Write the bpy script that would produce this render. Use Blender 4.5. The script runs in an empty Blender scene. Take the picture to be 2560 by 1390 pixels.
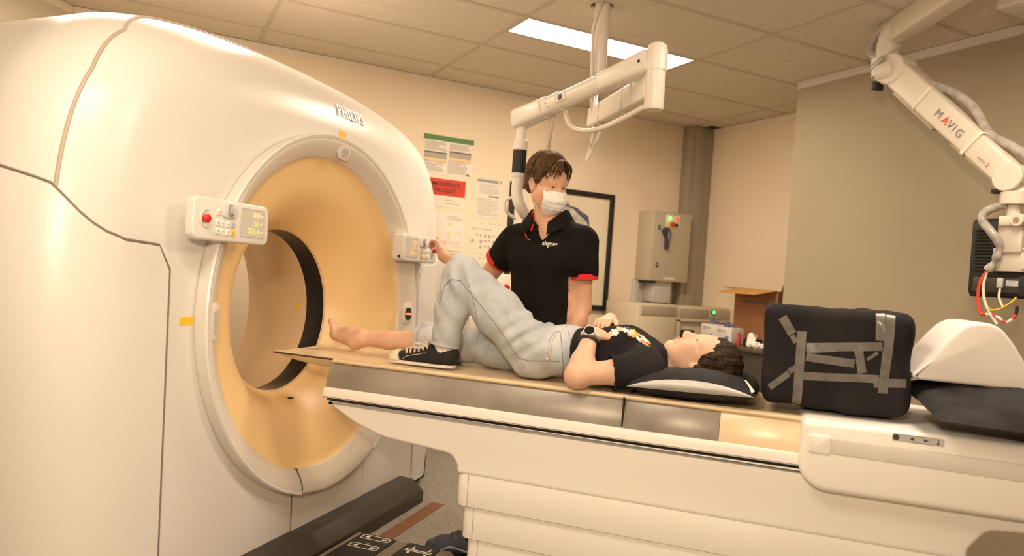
import bpy, bmesh, math, random
import numpy as np
from mathutils import Vector, Matrix, noise as mnoise

random.seed(7)
S = bpy.context.scene
COL = S.collection
PI = math.pi

# ---------------------------------------------------------------- camera, world, light, exposure
HC = 1.25                                   # camera height
def cam_rot(yaw, pitch, roll):
    cy, sy = math.cos(yaw), math.sin(yaw)
    Rz = np.array([[cy, -sy, 0], [sy, cy, 0], [0, 0, 1]])
    c, s = math.cos(pitch), math.sin(pitch)
    Rx = np.array([[1, 0, 0], [0, c, -s], [0, s, c]])
    c, s = math.cos(roll), math.sin(roll)
    Rr = np.array([[c, -s, 0], [s, c, 0], [0, 0, 1]])
    return Rr @ Rx @ np.array([[1, 0, 0], [0, 0, -1], [0, 1, 0.]]) @ Rz
R = cam_rot(0.4649, 0.0052, 0.0716)         # world -> (right, down, forward)
cam = bpy.data.cameras.new('camera')
cam.sensor_width = 36; cam.lens = 1800.35 / 2560 * 36
cam.dof.use_dof = True; cam.dof.focus_distance = 2.9; cam.dof.aperture_fstop = 2.2
cam.clip_start = 0.05; cam.clip_end = 50
co = bpy.data.objects.new('camera', cam); COL.objects.link(co)
m = Matrix(((R[0][0], -R[1][0], -R[2][0], 0), (R[0][1], -R[1][1], -R[2][1], 0), (R[0][2], -R[1][2], -R[2][2], HC), (0, 0, 0, 1)))
co.matrix_world = m
S.camera = co

w = bpy.data.worlds.new('world'); S.world = w; w.use_nodes = True
w.node_tree.nodes['Background'].inputs[0].default_value = (1, .82, .6, 1)
w.node_tree.nodes['Background'].inputs[1].default_value = 0.05

CEIL = 2.66
WARM = (1.0, 0.78, 0.55)
def area_light(name, loc, sx, sy, power, rot=(0, 0, 0), col=WARM):
    l = bpy.data.lights.new(name, 'AREA'); l.shape = 'RECTANGLE'; l.size = sx; l.size_y = sy
    l.energy = power; l.color = col
    o = bpy.data.objects.new(name, l); COL.objects.link(o); o.location = loc; o.rotation_euler = rot
    return o
# ceiling panel lamps: first in view, other three unseen, added to even the light (the fixtures themselves are built with the ceiling)
LAMPS = [(1.7465, 3.532, 2.9465, 3.81, 17), (-0.6535, 3.532, 0.5465, 3.81, 11), (-0.6535, 1.132, 0.5465, 1.41, 13), (1.7465, 1.132, 2.9465, 1.41, 13)]
for i, (x0, y0, x1, y1, pw) in enumerate(LAMPS):
    area_light('ceiling_lamp_light', ((x0 + x1) / 2, (y0 + y1) / 2, CEIL - 0.012), x1 - x0 - .04, y1 - y0 - .04, pw)
# the photographer's flash, held just above the camera
area_light('camera_flash', (-0.30, -0.10, 1.70), 0.22, 0.16, 25, (math.radians(84), 0, math.radians(-28)))

vs = S.view_settings
vs.view_transform = 'Standard'; vs.look = 'None'; vs.gamma = 1.0; vs.use_curve_mapping = False
vs.exposure = 0.78

# ---------------------------------------------------------------- materials
def lin(r, g, b):
    f = lambda c: c / 12.92 if c <= .04045 else ((c + .055) / 1.055) ** 2.4
    return (f(r / 255), f(g / 255), f(b / 255))
MATS = {}
def mat(name, col, rough=.5, metal=0, spec=.5, var=.04, scale=8, bump=0, bscale=120, emit=0, coat=0, sub=0, trans=0, alpha=1, ecol=None):
    if name in MATS: return MATS[name]
    m = bpy.data.materials.new(name); m.use_nodes = True; MATS[name] = m
    nt = m.node_tree; b = nt.nodes['Principled BSDF']; L = nt.links
    tc = nt.nodes.new('ShaderNodeTexCoord')
    nz = nt.nodes.new('ShaderNodeTexNoise'); nz.inputs['Scale'].default_value = scale; nz.inputs['Detail'].default_value = 3
    L.new(tc.outputs['Object'], nz.inputs['Vector'])
    rp = nt.nodes.new('ShaderNodeValToRGB')
    rp.color_ramp.elements[0].position = .3; rp.color_ramp.elements[1].position = .7
    rp.color_ramp.elements[0].color = tuple(max(0, c * (1 - var)) for c in col) + (1,)
    rp.color_ramp.elements[1].color = tuple(min(1, c * (1 + var)) for c in col) + (1,)
    L.new(nz.outputs['Fac'], rp.inputs['Fac']); L.new(rp.outputs['Color'], b.inputs['Base Color'])
    b.inputs['Roughness'].default_value = rough; b.inputs['Metallic'].default_value = metal
    b.inputs['Specular IOR Level'].default_value = spec
    b.inputs['Coat Weight'].default_value = coat
    if sub: b.inputs['Subsurface Weight'].default_value = sub; b.inputs['Subsurface Radius'].default_value = (.012, .005, .003); b.inputs['Subsurface Scale'].default_value = 1
    if trans: b.inputs['Transmission Weight'].default_value = trans
    if alpha < 1: b.inputs['Alpha'].default_value = alpha
    if emit:
        b.inputs['Emission Color'].default_value = tuple(ecol or col) + (1,); b.inputs['Emission Strength'].default_value = emit
    if bump:
        n2 = nt.nodes.new('ShaderNodeTexNoise'); n2.inputs['Scale'].default_value = bscale; n2.inputs['Detail'].default_value = 4
        L.new(tc.outputs['Object'], n2.inputs['Vector'])
        bp = nt.nodes.new('ShaderNodeBump'); bp.inputs['Strength'].default_value = bump; bp.inputs['Distance'].default_value = .004
        L.new(n2.outputs['Fac'], bp.inputs['Height']); L.new(bp.outputs['Normal'], b.inputs['Normal'])
    return m
def speckle(name, c0, c1, c2, scale=260, rough=.8):
    m = mat(name, c0, rough, var=0); nt = m.node_tree; b = nt.nodes['Principled BSDF']
    tc = next(n for n in nt.nodes if n.type == 'TEX_COORD')
    v = nt.nodes.new('ShaderNodeTexVoronoi'); v.inputs['Scale'].default_value = scale
    nt.links.new(tc.outputs['Object'], v.inputs['Vector'])
    sp = nt.nodes.new('ShaderNodeSeparateColor'); nt.links.new(v.outputs['Color'], sp.inputs[0])
    r = nt.nodes.new('ShaderNodeValToRGB'); r.color_ramp.interpolation = 'CONSTANT'
    e = r.color_ramp.elements; e[0].color = c0 + (1,); e[1].position = .55; e[1].color = c1 + (1,)
    x = e.new(.8); x.color = c2 + (1,)
    nt.links.new(sp.outputs[0], r.inputs['Fac']); nt.links.new(r.outputs['Color'], b.inputs['Base Color'])
    return m

WHITE = mat('white_plastic', (.74, .705, .655), .32, var=.012, scale=3)
WHITE2 = mat('table_white', (.87, .825, .77), .38, var=.015, scale=3)
IVORY = mat('ivory_plastic', (.74, .675, .59), .35, var=.015, scale=3)
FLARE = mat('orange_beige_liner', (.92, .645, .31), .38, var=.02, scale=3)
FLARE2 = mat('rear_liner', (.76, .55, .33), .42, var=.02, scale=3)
BLACK = mat('black_gloss', (.008, .007, .007), .22, var=.1)
BLACKM = mat('black_matte', (.012, .011, .010), .6, var=.1)
DARK = mat('dark_metal', (.055, .045, .036), .42, metal=.2, var=.08)
GAP = mat('gap_shadow_rubber', (.10, .085, .07), .8, var=.05)
SEAM = mat('seam_rubber', (.50, .40, .32), .6, var=.03)
YELL = mat('yellow_sticker', (.85, .52, .02), .5, var=.05)
RED = mat('red_plastic', (.62, .02, .015), .35, var=.05)
GREYP = mat('grey_plastic', (.30, .29, .28), .4, var=.04)
LGREY = mat('light_grey_plastic', (.52, .50, .47), .4, var=.03)
CHROME = mat('chrome', (.75, .72, .68), .15, metal=1, var=.02)
STEEL = mat('steel', (.55, .50, .45), .3, metal=.9, var=.03)
PRINT = mat('print_dark', (.05, .05, .055), .6, var=.05)
PRINTG = mat('print_grey', (.30, .29, .30), .6, var=.05)

# ---------------------------------------------------------------- frames, things, parts
PHI = math.radians(46.0)
GX, GY = 0.731, 3.166                       # scanner iso-centre above the floor, room coordinates
ISO = 1.025
FT = Matrix.Translation((GX, GY, 0)) @ Matrix.Rotation(-PHI, 4, 'Z')     # scanner frame: x away from gantry, y across (far side +), z up
FR = Matrix.Identity(4)
class Thing:
    def __init__(s, name, label, cat, base=(0, 0, 0), F=FR, group=None, kind=None, rz=0):
        s.base = Vector(base); s.o = bpy.data.objects.new(name, None); COL.objects.link(s.o)
        s.o.empty_display_size = .1
        s.o.matrix_world = F @ Matrix.Translation(s.base) @ Matrix.Rotation(rz, 4, 'Z')
        s.rz = rz; s.F = F
        if cat: s.o['label'] = label; s.o['category'] = cat
        if group: s.o['group'] = group
        if kind: s.o['kind'] = kind
    def part(s, name, me, mt=None, parent=None, label=None, smooth=None):
        """me: mesh in frame coordinates; moved relative to the base"""
        me.transform(Matrix.Rotation(-s.rz, 4, 'Z') @ Matrix.Translation(-s.base))
        o = bpy.data.objects.new(name, me); COL.objects.link(o)
        o.parent = parent or s.o
        if mt is not None:
            me.materials.clear(); me.materials.append(mt)
        if label: o['label'] = label
        return o
def single(name, me, mt, label, cat, F=FR, group=None, kind=None, base=None):
    """a thing that is one mesh; origin at its bottom centre"""
    vs_ = np.array([v.co[:] for v in me.vertices])
    b = Vector(((vs_[:, 0].min() + vs_[:, 0].max()) / 2, (vs_[:, 1].min() + vs_[:, 1].max()) / 2, vs_[:, 2].min()))
    me.transform(Matrix.Translation(-b))
    o = bpy.data.objects.new(name, me); COL.objects.link(o)
    o.matrix_world = F @ Matrix.Translation(b)
    if mt is not None: me.materials.clear(); me.materials.append(mt)
    if label: o['label'] = label
    if cat: o['category'] = cat
    if group: o['group'] = group
    if kind: o['kind'] = kind
    return o

# ---------------------------------------------------------------- mesh makers (all return a Mesh)
def fin(bm, name='m', smooth=True, angle=40):
    bmesh.ops.remove_doubles(bm, verts=bm.verts, dist=1e-6)
    bmesh.ops.recalc_face_normals(bm, faces=bm.faces)
    if smooth:
        for f in bm.faces: f.smooth = True
        ca = math.radians(angle)
        for e in bm.edges:
            if len(e.link_faces) == 2 and e.calc_face_angle(0) > ca: e.smooth = False
    me = bpy.data.meshes.new(name); bm.to_mesh(me); bm.free(); return me
def pydata(v, f, smooth=True, recalc=False):
    bm = bmesh.new(); vv = [bm.verts.new(p) for p in v]
    for q in f:
        try: bm.faces.new([vv[i] for i in q])
        except ValueError: pass
    return fin(bm, smooth=smooth)
def box(lo, hi, bev=0, seg=2, M=None):
    bm = bmesh.new()
    bmesh.ops.create_cube(bm, size=1)
    for v in bm.verts:
        v.co = Vector([lo[i] + (hi[i] - lo[i]) * (v.co[i] + .5) for i in range(3)])
    if bev: bmesh.ops.bevel(bm, geom=list(bm.edges), offset=bev, segments=seg, affect='EDGES', profile=.5)
    if M is not None: bmesh.ops.transform(bm, matrix=M, verts=bm.verts)
    return fin(bm, angle=50 if seg > 1 else 30)
def cyl(p0, p1, r0, r1=None, n=24, bev=0):
    p0, p1 = Vector(p0), Vector(p1); r1 = r0 if r1 is None else r1
    d = p1 - p0; L = d.length
    prof = [(0, 0), (max(r0 - bev, 0), 0), (r0, bev), (r1, L - bev), (max(r1 - bev, 0), L), (0, L)] if bev else [(0, 0), (r0, 0), (r1, L), (0, L)]
    M = Matrix.Translation(p0) @ d.to_track_quat('Z', 'Y').to_matrix().to_4x4()
    return lathe(prof, n, M)
def lathe(prof, n=32, M=None, angle=35):
    """profile (r, z) turned round local z"""
    bm = bmesh.new(); rings = []
    for r, z in prof:
        if r < 1e-6: rings.append([bm.verts.new((0, 0, z))])
        else: rings.append([bm.verts.new((r * math.cos(2 * PI * i / n), r * math.sin(2 * PI * i / n), z)) for i in range(n)])
    for a, b in zip(rings, rings[1:]):
        for i in range(n):
            j = (i + 1) % n
            if len(a) == 1 and len(b) == 1: continue
            if len(a) == 1: bm.faces.new((a[0], b[i], b[j]))
            elif len(b) == 1: bm.faces.new((a[i], a[j], b[0]))
            else: bm.faces.new((a[i], a[j], b[j], b[i]))
    if M is not None: bmesh.ops.transform(bm, matrix=M, verts=bm.verts)
    return fin(bm, angle=angle)
def smooth_path(pts, n=8):
    """Catmull-Rom through points"""
    P = [np.array(p, float) for p in pts]; out = []
    Q = [2 * P[0] - P[1]] + P + [2 * P[-1] - P[-2]]
    for i in range(1, len(Q) - 2):
        for k in range(n):
            t = k / n
            out.append(.5 * ((2 * Q[i]) + (-Q[i - 1] + Q[i + 1]) * t + (2 * Q[i - 1] - 5 * Q[i] + 4 * Q[i + 1] - Q[i + 2]) * t * t + (-Q[i - 1] + 3 * Q[i] - 3 * Q[i + 1] + Q[i + 2]) * t ** 3))
    out.append(P[-1]); return out
def tube(pts, r, n=10, closed=False, cap=True, flat=None):
    """sweep a circle (or flat ellipse (rx, ry)) along points; r number or list"""
    P = [Vector(p) for p in pts]; N = len(P)
    bm = bmesh.new(); rings = []; up = None
    for i in range(N):
        if closed: t = P[(i + 1) % N] - P[i - 1]
        else: t = P[min(i + 1, N - 1)] - P[max(i - 1, 0)]
        t.normalize()
        if up is None:
            up = Vector((0, 0, 1)) if abs(t.z) < .9 else Vector((1, 0, 0))
        a = t.cross(up).normalized(); up = a.cross(t).normalized()
        rr = r[i] if hasattr(r, '__len__') else r
        fx, fy = flat if flat else (1, 1)
        rings.append([bm.verts.new(P[i] + rr * (a * fx * math.cos(2 * PI * k / n) + up * fy * math.sin(2 * PI * k / n))) for k in range(n)])
    for i in range(N if closed else N - 1):
        A, B = rings[i], rings[(i + 1) % N]
        for k in range(n): bm.faces.new((A[k], A[(k + 1) % n], B[(k + 1) % n], B[k]))
    if cap and not closed: bm.faces.new(rings[0]); bm.faces.new(rings[-1])
    return fin(bm, angle=50)
def prism(poly, d, axis='y', lo=0, bev=0, seg=2, M=None):
    """2D polygon (a, b) extruded: axis y -> (a, lo..lo+d, b); axis z -> (a, b, lo..); axis x -> (lo.., a, b)"""
    bm = bmesh.new()
    f = {'y': lambda a, b, t: (a, t, b), 'z': lambda a, b, t: (a, b, t), 'x': lambda a, b, t: (t, a, b)}[axis]
    A = [bm.verts.new(f(a, b, lo)) for a, b in poly]; B = [bm.verts.new(f(a, b, lo + d)) for a, b in poly]
    n = len(poly); bm.faces.new(A); bm.faces.new(B[::-1])
    for i in range(n): bm.faces.new((A[i], A[(i + 1) % n], B[(i + 1) % n], B[i]))
    bmesh.ops.recalc_face_normals(bm, faces=bm.faces)
    if bev:
        es = [e for e in bm.edges if len(e.link_faces) == 2 and e.calc_face_angle(0) > math.radians(35)]
        bmesh.ops.bevel(bm, geom=es, offset=bev, segments=seg, affect='EDGES', profile=.5)
    if M is not None: bmesh.ops.transform(bm, matrix=M, verts=bm.verts)
    return fin(bm, angle=40)
def rrect(x0, y0, x1, y1, r, n=5):
    out = []
    for cx, cy, a0 in ((x1 - r, y1 - r, 0), (x0 + r, y1 - r, 90), (x0 + r, y0 + r, 180), (x1 - r, y0 + r, 270)):
        for i in range(n + 1):
            a = math.radians(a0 + 90 * i / n); out.append((cx + r * math.cos(a), cy + r * math.sin(a)))
    return out
def fillet(poly, rads, n=5):
    """round the corners of a polygon; rads number or list"""
    out = []; N = len(poly)
    for i in range(N):
        p = Vector(poly[i]); a = Vector(poly[i - 1]) - p; b = Vector(poly[(i + 1) % N]) - p
        r = rads[i] if hasattr(rads, '__len__') else rads
        if r <= 0: out.append(tuple(p)); continue
        la, lb = a.length, b.length; a.normalize(); b.normalize()
        c = max(-.9999, min(.9999, a.dot(b))); h = math.acos(c) / 2
        d = min(r / math.tan(h), la * .49, lb * .49)
        p0, p1 = p + a * d, p + b * d
        for k in range(n + 1):
            t = k / n; out.append(tuple(p0.lerp(p, t).lerp(p.lerp(p1, t), t)))
    return out
def text(body, size, depth=.002, M=None, align='CENTER', spacing=1, shear=0, offset=0):
    c = bpy.data.curves.new('t', 'FONT'); c.body = body; c.size = size; c.extrude = depth; c.align_x = align; c.align_y = 'CENTER'
    c.space_character = spacing; c.shear = shear; c.resolution_u = 3; c.offset = offset
    o = bpy.data.objects.new('t', c); COL.objects.link(o)
    dg = bpy.context.evaluated_depsgraph_get(); me = bpy.data.meshes.new_from_object(o.evaluated_get(dg))
    bpy.data.objects.remove(o); bpy.data.curves.remove(c)
    if M is not None: me.transform(M)
    return me
def join(ms):
    bm = bmesh.new()
    for m_ in ms: bm.from_mesh(m_); bpy.data.meshes.remove(m_)
    me = bpy.data.meshes.new('j'); bm.to_mesh(me); bm.free(); return me
def plane_mat(origin, right, up):
    """matrix taking local xy to the plane given by right/up vectors (z = right x up)"""
    r = Vector(right).normalized(); u = Vector(up).normalized(); n = r.cross(u)
    return Matrix(((r.x, u.x, n.x, origin[0]), (r.y, u.y, n.y, origin[1]), (r.z, u.z, n.z, origin[2]), (0, 0, 0, 1)))
# ---------------------------------------------------------------- photo pixel -> point on a known plane
def pray(u, v): return R.T @ np.array([(u - 1280) / 1800.35, (v - 695) / 1800.35, 1.])
def onp(u, v, axis, val):
    """point of the pixel's ray on the room plane x/y/z = val"""
    i = 'xyz'.index(axis); d = pray(u, v); c = np.array([0, 0, HC]); return Vector(c + d * ((val - c[i]) / d[i]))
def ont(u, v, w_):
    """same, on the plane y = w_ of the scanner frame; returns scanner-frame coordinates"""
    d = pray(u, v); c = np.array([0, 0, HC]); Y = np.array([math.sin(PHI), math.cos(PHI), 0]); X = np.array([math.cos(PHI), -math.sin(PHI), 0]); g = np.array([GX, GY, 0])
    k = (w_ + g @ Y - c @ Y) / (d @ Y); p = c + d * k - g
    return Vector((p @ X, p @ Y, p[2]))
# ================================================================ the room
YB, XR, XG, YG = 5.07, 4.39, 3.76, 3.47      # back wall, right wall, grey pier face and its corner
CREAM = mat('cream_wall_paint', (.83, .695, .515), .75, var=.02, scale=2, bump=.05, bscale=300)
CREAM2 = mat('cream_side_wall_paint', (.83, .69, .505), .75, var=.02, scale=2, bump=.05, bscale=300)
GREYW = mat('grey_wall_paint', (.365, .305, .205), .7, var=.02, scale=2, bump=.05, bscale=300)
OLIVE = mat('olive_wall_paint', (.60, .52, .40), .75, var=.02, scale=2, bump=.05, bscale=300)
TILE = mat('ceiling_tile_board', (.70, .62, .50), .85, var=.05, scale=30, bump=.25, bscale=420)
GRID = mat('ceiling_grid_metal', (.56, .485, .38), .6, var=.02)
CORN = mat('cornice_paint', (.62, .58, .52), .6, var=.02)
CORNC = mat('cream_cornice_paint', (.80, .70, .56), .6, var=.02)
FLOOR = speckle('speckled_vinyl_floor', (.30, .27, .225), (.36, .325, .27), (.22, .195, .165), 170)
def struct(name, me, mt):
    o = single(name, me, mt, None, None, kind='structure'); return o
X0, Y0 = -2.6, -1.9
struct('floor', box((X0 - .1, Y0 - .1, -.1), (XR + .1, YB + .1, 0)), FLOOR)
struct('wall_back', box((-.62, YB, 0), (XR + .1, YB + .1, CEIL)), CREAM)
struct('wall_right', box((XR, YG - .1, 0), (XR + .1, YB, CEIL)), CREAM2)
struct('wall_pier', box((XG, Y0, 0), (XR + .1, YG, CEIL)), GREYW)
struct('wall_front', box((X0, Y0 - .1, 0), (XR, Y0, CEIL)), CREAM)
struct('wall_left', box((X0 - .1, Y0, 0), (X0, 2.2, CEIL)), OLIVE)
# angled wall: from (-.515, 5.09) back to the left, seen above the gantry
d = Vector((-.58, -.815, 0)).normalized(); n_ = Vector((d.y, -d.x, 0))
a = Vector((-.50, 5.09, 0)); b = a + d * 3.62
q = [a, b, b + n_ * .1, a + n_ * .1]
struct('wall_angled', prism([(p.x, p.y) for p in q], CEIL, 'z'), OLIVE)
def cornice(name, a, b, inn, mt):
    a, b, inn = Vector(a), Vector(b), Vector(inn).normalized()
    dd = (b - a).normalized(); up = Vector((0, 0, 1)); M = Matrix((( inn.x, dd.x, 0, a.x), (inn.y, dd.y, 0, a.y), (0, 0, 1, CEIL), (0, 0, 0, 1)))
    struct(name, prism([(0, -.002), (.008, -.002), (.008, -.05), (0, -.052)], (b - a).length, 'y', M=M), mt)
cornice('trim_1', (-.5, YB, 0), (XR, YB, 0), (0, -1, 0), CORNC)
cornice('trim_2', (XR, YG, 0), (XR, YB, 0), (-1, 0, 0), CORNC)
cornice('trim_3', (XG, Y0, 0), (XG, YG, 0), (-1, 0, 0), CORN)
cornice('trim_4', a, b, -n_ if (-n_).dot(Vector((1, -1, 0))) > 0 else n_, CORNC)
skirt = lambda name, lo, hi: struct(name, box(lo, hi), GREYP)
skirt('baseboard_back', (-.45, YB - .012, 0), (XR, YB, .1))
skirt('baseboard_right', (XR - .012, YG, 0), (XR, YB - .012, .1))

# ceiling: slab, T-bar grid and every tile a piece
ceil = single('ceiling', box((X0 - .1, Y0 - .1, CEIL + .03), (XR + .1, YB + .1, CEIL + .1)), TILE, None, None, kind='structure')
def ceil_part(name, me, mt):
    me.transform(ceil.matrix_world.inverted())
    o = bpy.data.objects.new(name, me); COL.objects.link(o); o.parent = ceil
    me.materials.clear(); me.materials.append(mt); return o
xs = [X0] + [-.6535 + 1.2 * i for i in range(-1, 5)] + [XR]
ys = [Y0] + [5.932 - .6 * j for j in range(12, 1, -1)] + [YB]
gb = .0115
for x in xs[1:-1]: ceil_part('grid_bar', box((x - gb, Y0, CEIL - .004), (x + gb, YB, CEIL + .02)), GRID)
for y in ys[1:-1]:
    for xa, xb in zip(xs, xs[1:]):
        ceil_part('grid_bar', box((xa + gb, y - gb, CEIL - .0035), (xb - gb, y + gb, CEIL + .02)), GRID)
lampcells = [(x0, y0) for x0, y0, *_ in LAMPS]
POLE = (1.992, 3.155)                        # ceiling pole of the shield arm goes through a tile
for xa, xb in zip(xs, xs[1:]):
    for ya, yb in zip(ys, ys[1:]):
        y_lo = ya
        if any(abs(xa - lx) < .01 and abs(ya - ly) < .01 for lx, ly in lampcells):
            y_lo = ya + .278
            ceil_part('grid_bar', box((xa + gb, y_lo, CEIL - .0035), (xb - gb, y_lo + .016, CEIL + .02)), GRID); y_lo += .006
        if xa < POLE[0] < xb and ya < POLE[1] < yb:
            # tile with a round cut-out
            bm = bmesh.new(); n = 40; cx, cy = POLE[0] - .002, POLE[1] + .004; r = .062
            O, I = [], []
            lo_, hi_ = (xa + gb - .002, ya + gb - .002), (xb - gb + .002, yb - gb + .002)
            angs = sorted(set([2 * PI * k / n for k in range(n)] + [math.atan2(sy - cy, sx - cx) % (2 * PI) for sx in (lo_[0], hi_[0]) for sy in (lo_[1], hi_[1])]))
            for t in angs:
                c_, s_ = math.cos(t), math.sin(t); k = 1e9
                if c_ > 1e-9: k = min(k, (hi_[0] - cx) / c_)
                if c_ < -1e-9: k = min(k, (lo_[0] - cx) / c_)
                if s_ > 1e-9: k = min(k, (hi_[1] - cy) / s_)
                if s_ < -1e-9: k = min(k, (lo_[1] - cy) / s_)
                O.append((cx + k * c_, cy + k * s_)); I.append((cx + r * c_, cy + r * s_))
            for z in (CEIL, CEIL + .016):
                vo = [bm.verts.new((p[0], p[1], z)) for p in O]; vi = [bm.verts.new((p[0], p[1], z)) for p in I]
                for k in range(len(O)): bm.faces.new((vo[k], vo[(k + 1) % len(O)], vi[(k + 1) % len(O)], vi[k]))
            ceil_part('ceiling_tile', fin(bm), TILE); continue
        ceil_part('ceiling_tile', box((xa + gb - .002, y_lo + gb - .002, CEIL + .001), (xb - gb + .002, yb - gb + .002, CEIL + .016)), TILE)
LAMPG = mat('lamp_diffuser', (1, .97, .9), .6, emit=9, ecol=(1, .93, .82), var=0)
lab = ['flush ceiling light panel glowing white behind the ceiling pole', 'added unseen flush ceiling light panel directly above the scanner gantry', 'added unseen flush ceiling light panel between the camera spot and the gantry side panel', 'added unseen flush ceiling light panel above the head end of the patient table']  # last three panels are out of view, added for more even lighting
for (x0, y0, x1, y1, pw), lb in zip(LAMPS, lab):
    t = Thing('ceiling_light', lb, 'ceiling light', ((x0 + x1) / 2, (y0 + y1) / 2, CEIL), group=None)
    fr = join([box((x0 + .012, y0 + .002, CEIL - .005), (x1 - .012, y0 + .012, CEIL + .02)), box((x0 + .012, y1 - .012, CEIL - .005), (x1 - .012, y1 - .002, CEIL + .02)),
               box((x0 + .012, y0 + .012, CEIL - .005), (x0 + .02, y1 - .012, CEIL + .02)), box((x1 - .02, y0 + .012, CEIL - .005), (x1 - .012, y1 - .012, CEIL + .02))])
    t.part('frame', fr, GRID)
    t.part('diffuser', box((x0 + .02, y0 + .012, CEIL - .002), (x1 - .02, y1 - .012, CEIL + .01)), LAMPG)
# rust-coloured floor tape by the scanner base
single('floor_tape', box((.17, -.6, 0.0), (.245, .80, .0015)), mat('rust_tape', (.23, .095, .045), .7, var=.12, scale=20), 'rust brown tape strip stuck on the floor along the scanner base', 'tape', F=FT)
# ================================================================ the scanner gantry (scanner frame: x = -depth)
TI = math.radians(2.0)                       # gantry tilt
TILT = Matrix.Translation((0, 0, ISO)) @ Matrix.Rotation(-TI, 4, 'Y')
def gp(w, e, z): return (-e, w, z)           # gantry coordinates -> iso-centred scanner frame
ct = Thing('ct_scanner', 'large white scanner gantry with round orange-beige bore', 'scanner', (-.5, 0, 0), FT)
def gpart(name, me, mt, parent=None, label=None):
    me.transform(TILT); return ct.part(name, me, mt, parent, label)
half = [(1.26, -.965), (1.29, -.7), (1.315, -.35), (1.335, 0), (1.335, .25), (1.315, .48), (1.265, .68), (1.185, .83), (1.06, .95), (.88, 1.025), (.62, 1.07), (.32, 1.09), (0, 1.095)]
sm = [tuple(p) for p in smooth_path(half, 5)]
OUT = [(-a, b) for a, b in sm] + [(a, b) for a, b in sm[-2::-1]]          # left bottom, over the top, right bottom
OUT = [np.array(p) for p in OUT]; NO = len(OUT)
NRM = []
for i in range(NO):
    t_ = OUT[min(i + 1, NO - 1)] - OUT[max(i - 1, 0)]; t_ /= np.linalg.norm(t_); NRM.append(np.array([-t_[1], t_[0]]))   # outward
def inset(d):
    L_ = []
    for p, n_ in zip(OUT, NRM):
        q_ = p - n_ * d; L_.append((q_[0], max(q_[1], -.965)))
    L_[0] = (L_[0][0], -.965); L_[-1] = (L_[-1][0], -.965)
    return L_
DR, ER, E0, E1 = .27, .30, .05, .95
def prof(k):                                 # rounded front edge, k 0..1 -> (inset, e)
    a = k * PI / 2; return DR * (1 - math.sin(a)), E0 + ER * (1 - math.cos(a))
KS = math.acos(1 - (.125 - E0) / ER) / (PI / 2)     # seam between front and top covers
def loft(loops):                             # loops of (w, e, z)
    v = [p for l in loops for p in l]; n = len(loops[0]); f = []
    for a in range(len(loops) - 1):
        for i in range(n - 1): f.append((a * n + i, a * n + i + 1, (a + 1) * n + i + 1, (a + 1) * n + i))
    return v, f
def ks(p):                                   # the seam runs further back over the top
    return float(np.interp(p[1], [.3, .80, .97, 1.04], [KS, KS + .01, KS + .10, .80]))
def loop_k(fr, back=False):
    L_ = []
    for p, n_ in zip(OUT, NRM):
        k0 = ks(p); d, e = prof(k0 + (1 - k0) * fr if back else k0 * fr); q_ = p - n_ * d; L_.append(gp(q_[0], e, max(q_[1], -.965)))
    for i in (0, -1): L_[i] = (L_[i][0], L_[i][1], -.965)
    return L_
def loop_at(d, e): return [gp(p[0], e, p[1]) for p in inset(d)]
# front cover: face round the ring + rounded edge up to the seam
RO, RI = .767, .674
WL, WR_ = -.19, .375                         # lower centre panel seams
outer = inset(DR)
bottomR = [(x, -.965) for x in np.linspace(outer[-1][0], WR_, 10)[1:]]
bottomL = [(x, -.965) for x in np.linspace(WL, outer[0][0], 14)[:-1]]
lp = bottomL + outer + bottomR               # from lower seam left, round, to lower seam right
def pang(x, z):
    a = math.atan2(z, x)                     # -pi..pi
    a = -a - PI / 2                          # 0 at bottom going clockwise (left)
    return a % (2 * PI)
aL, aR = pang(*lp[0]), pang(*lp[-1]); iL = pang(WL, -math.sqrt(RO ** 2 - WL ** 2)); iR = pang(WR_, -math.sqrt(RO ** 2 - WR_ ** 2))
v, f = [], []; NS = 6
for p in lp:
    t = (pang(*p) - aL) / (aR - aL); a = iL + t * (iR - iL)
    ci = (-RO * math.sin(a), -RO * math.cos(a))
    for k in range(NS + 1):
        s_ = k / NS; v.append(gp(ci[0] + (p[0] - ci[0]) * s_, E0, ci[1] + (p[1] - ci[1]) * s_))
for i in range(len(lp) - 1):
    for k in range(NS): f.append((i * (NS + 1) + k, i * (NS + 1) + k + 1, (i + 1) * (NS + 1) + k + 1, (i + 1) * (NS + 1) + k))
v2, f2 = loft([loop_k(k / 7) for k in range(8)])
b0 = len(v); v += v2; f += [tuple(i + b0 for i in q_) for q_ in f2]
fc = gpart('front_cover', pydata(v, f), WHITE)
# lower centre panel
v, f = [], []; n = 20
for i in range(n + 1):
    x = WL + .004 + (WR_ - WL - .008) * i / n; zt = -math.sqrt(RO ** 2 - x * x)
    for k, z in enumerate(np.linspace(-.967, zt, 5)): v.append(gp(x, E0 - .004, z))
for i in range(n):
    for k in range(4): f.append((i * 5 + k, i * 5 + k + 1, (i + 1) * 5 + k + 1, (i + 1) * 5 + k))
gpart('lower_front_panel', pydata(v, f), WHITE)
for x in (WL, WR_):
    gpart('panel_seam', box(gp(x - .0035, E0 + .002, -.966), gp(x + .0035, E0 - .002, -math.sqrt(RO ** 2 - x * x))), SEAM)
# top / rear cover
loops = [loop_k(k / 10, True) for k in range(11)] + [loop_at(0, e) for e in (.42, .5, .58)]
loops += [loop_at(prof(1 - k / 8)[0], E1 + E0 - prof(1 - k / 8)[1]) for k in range(9)]
gpart('top_cover', pydata(*loft(loops)), WHITE)
# seam bead between the covers
d_, e_ = prof(KS)
gpart('cover_seam', tube(loop_k(1), .006, 8), SEAM)
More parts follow.
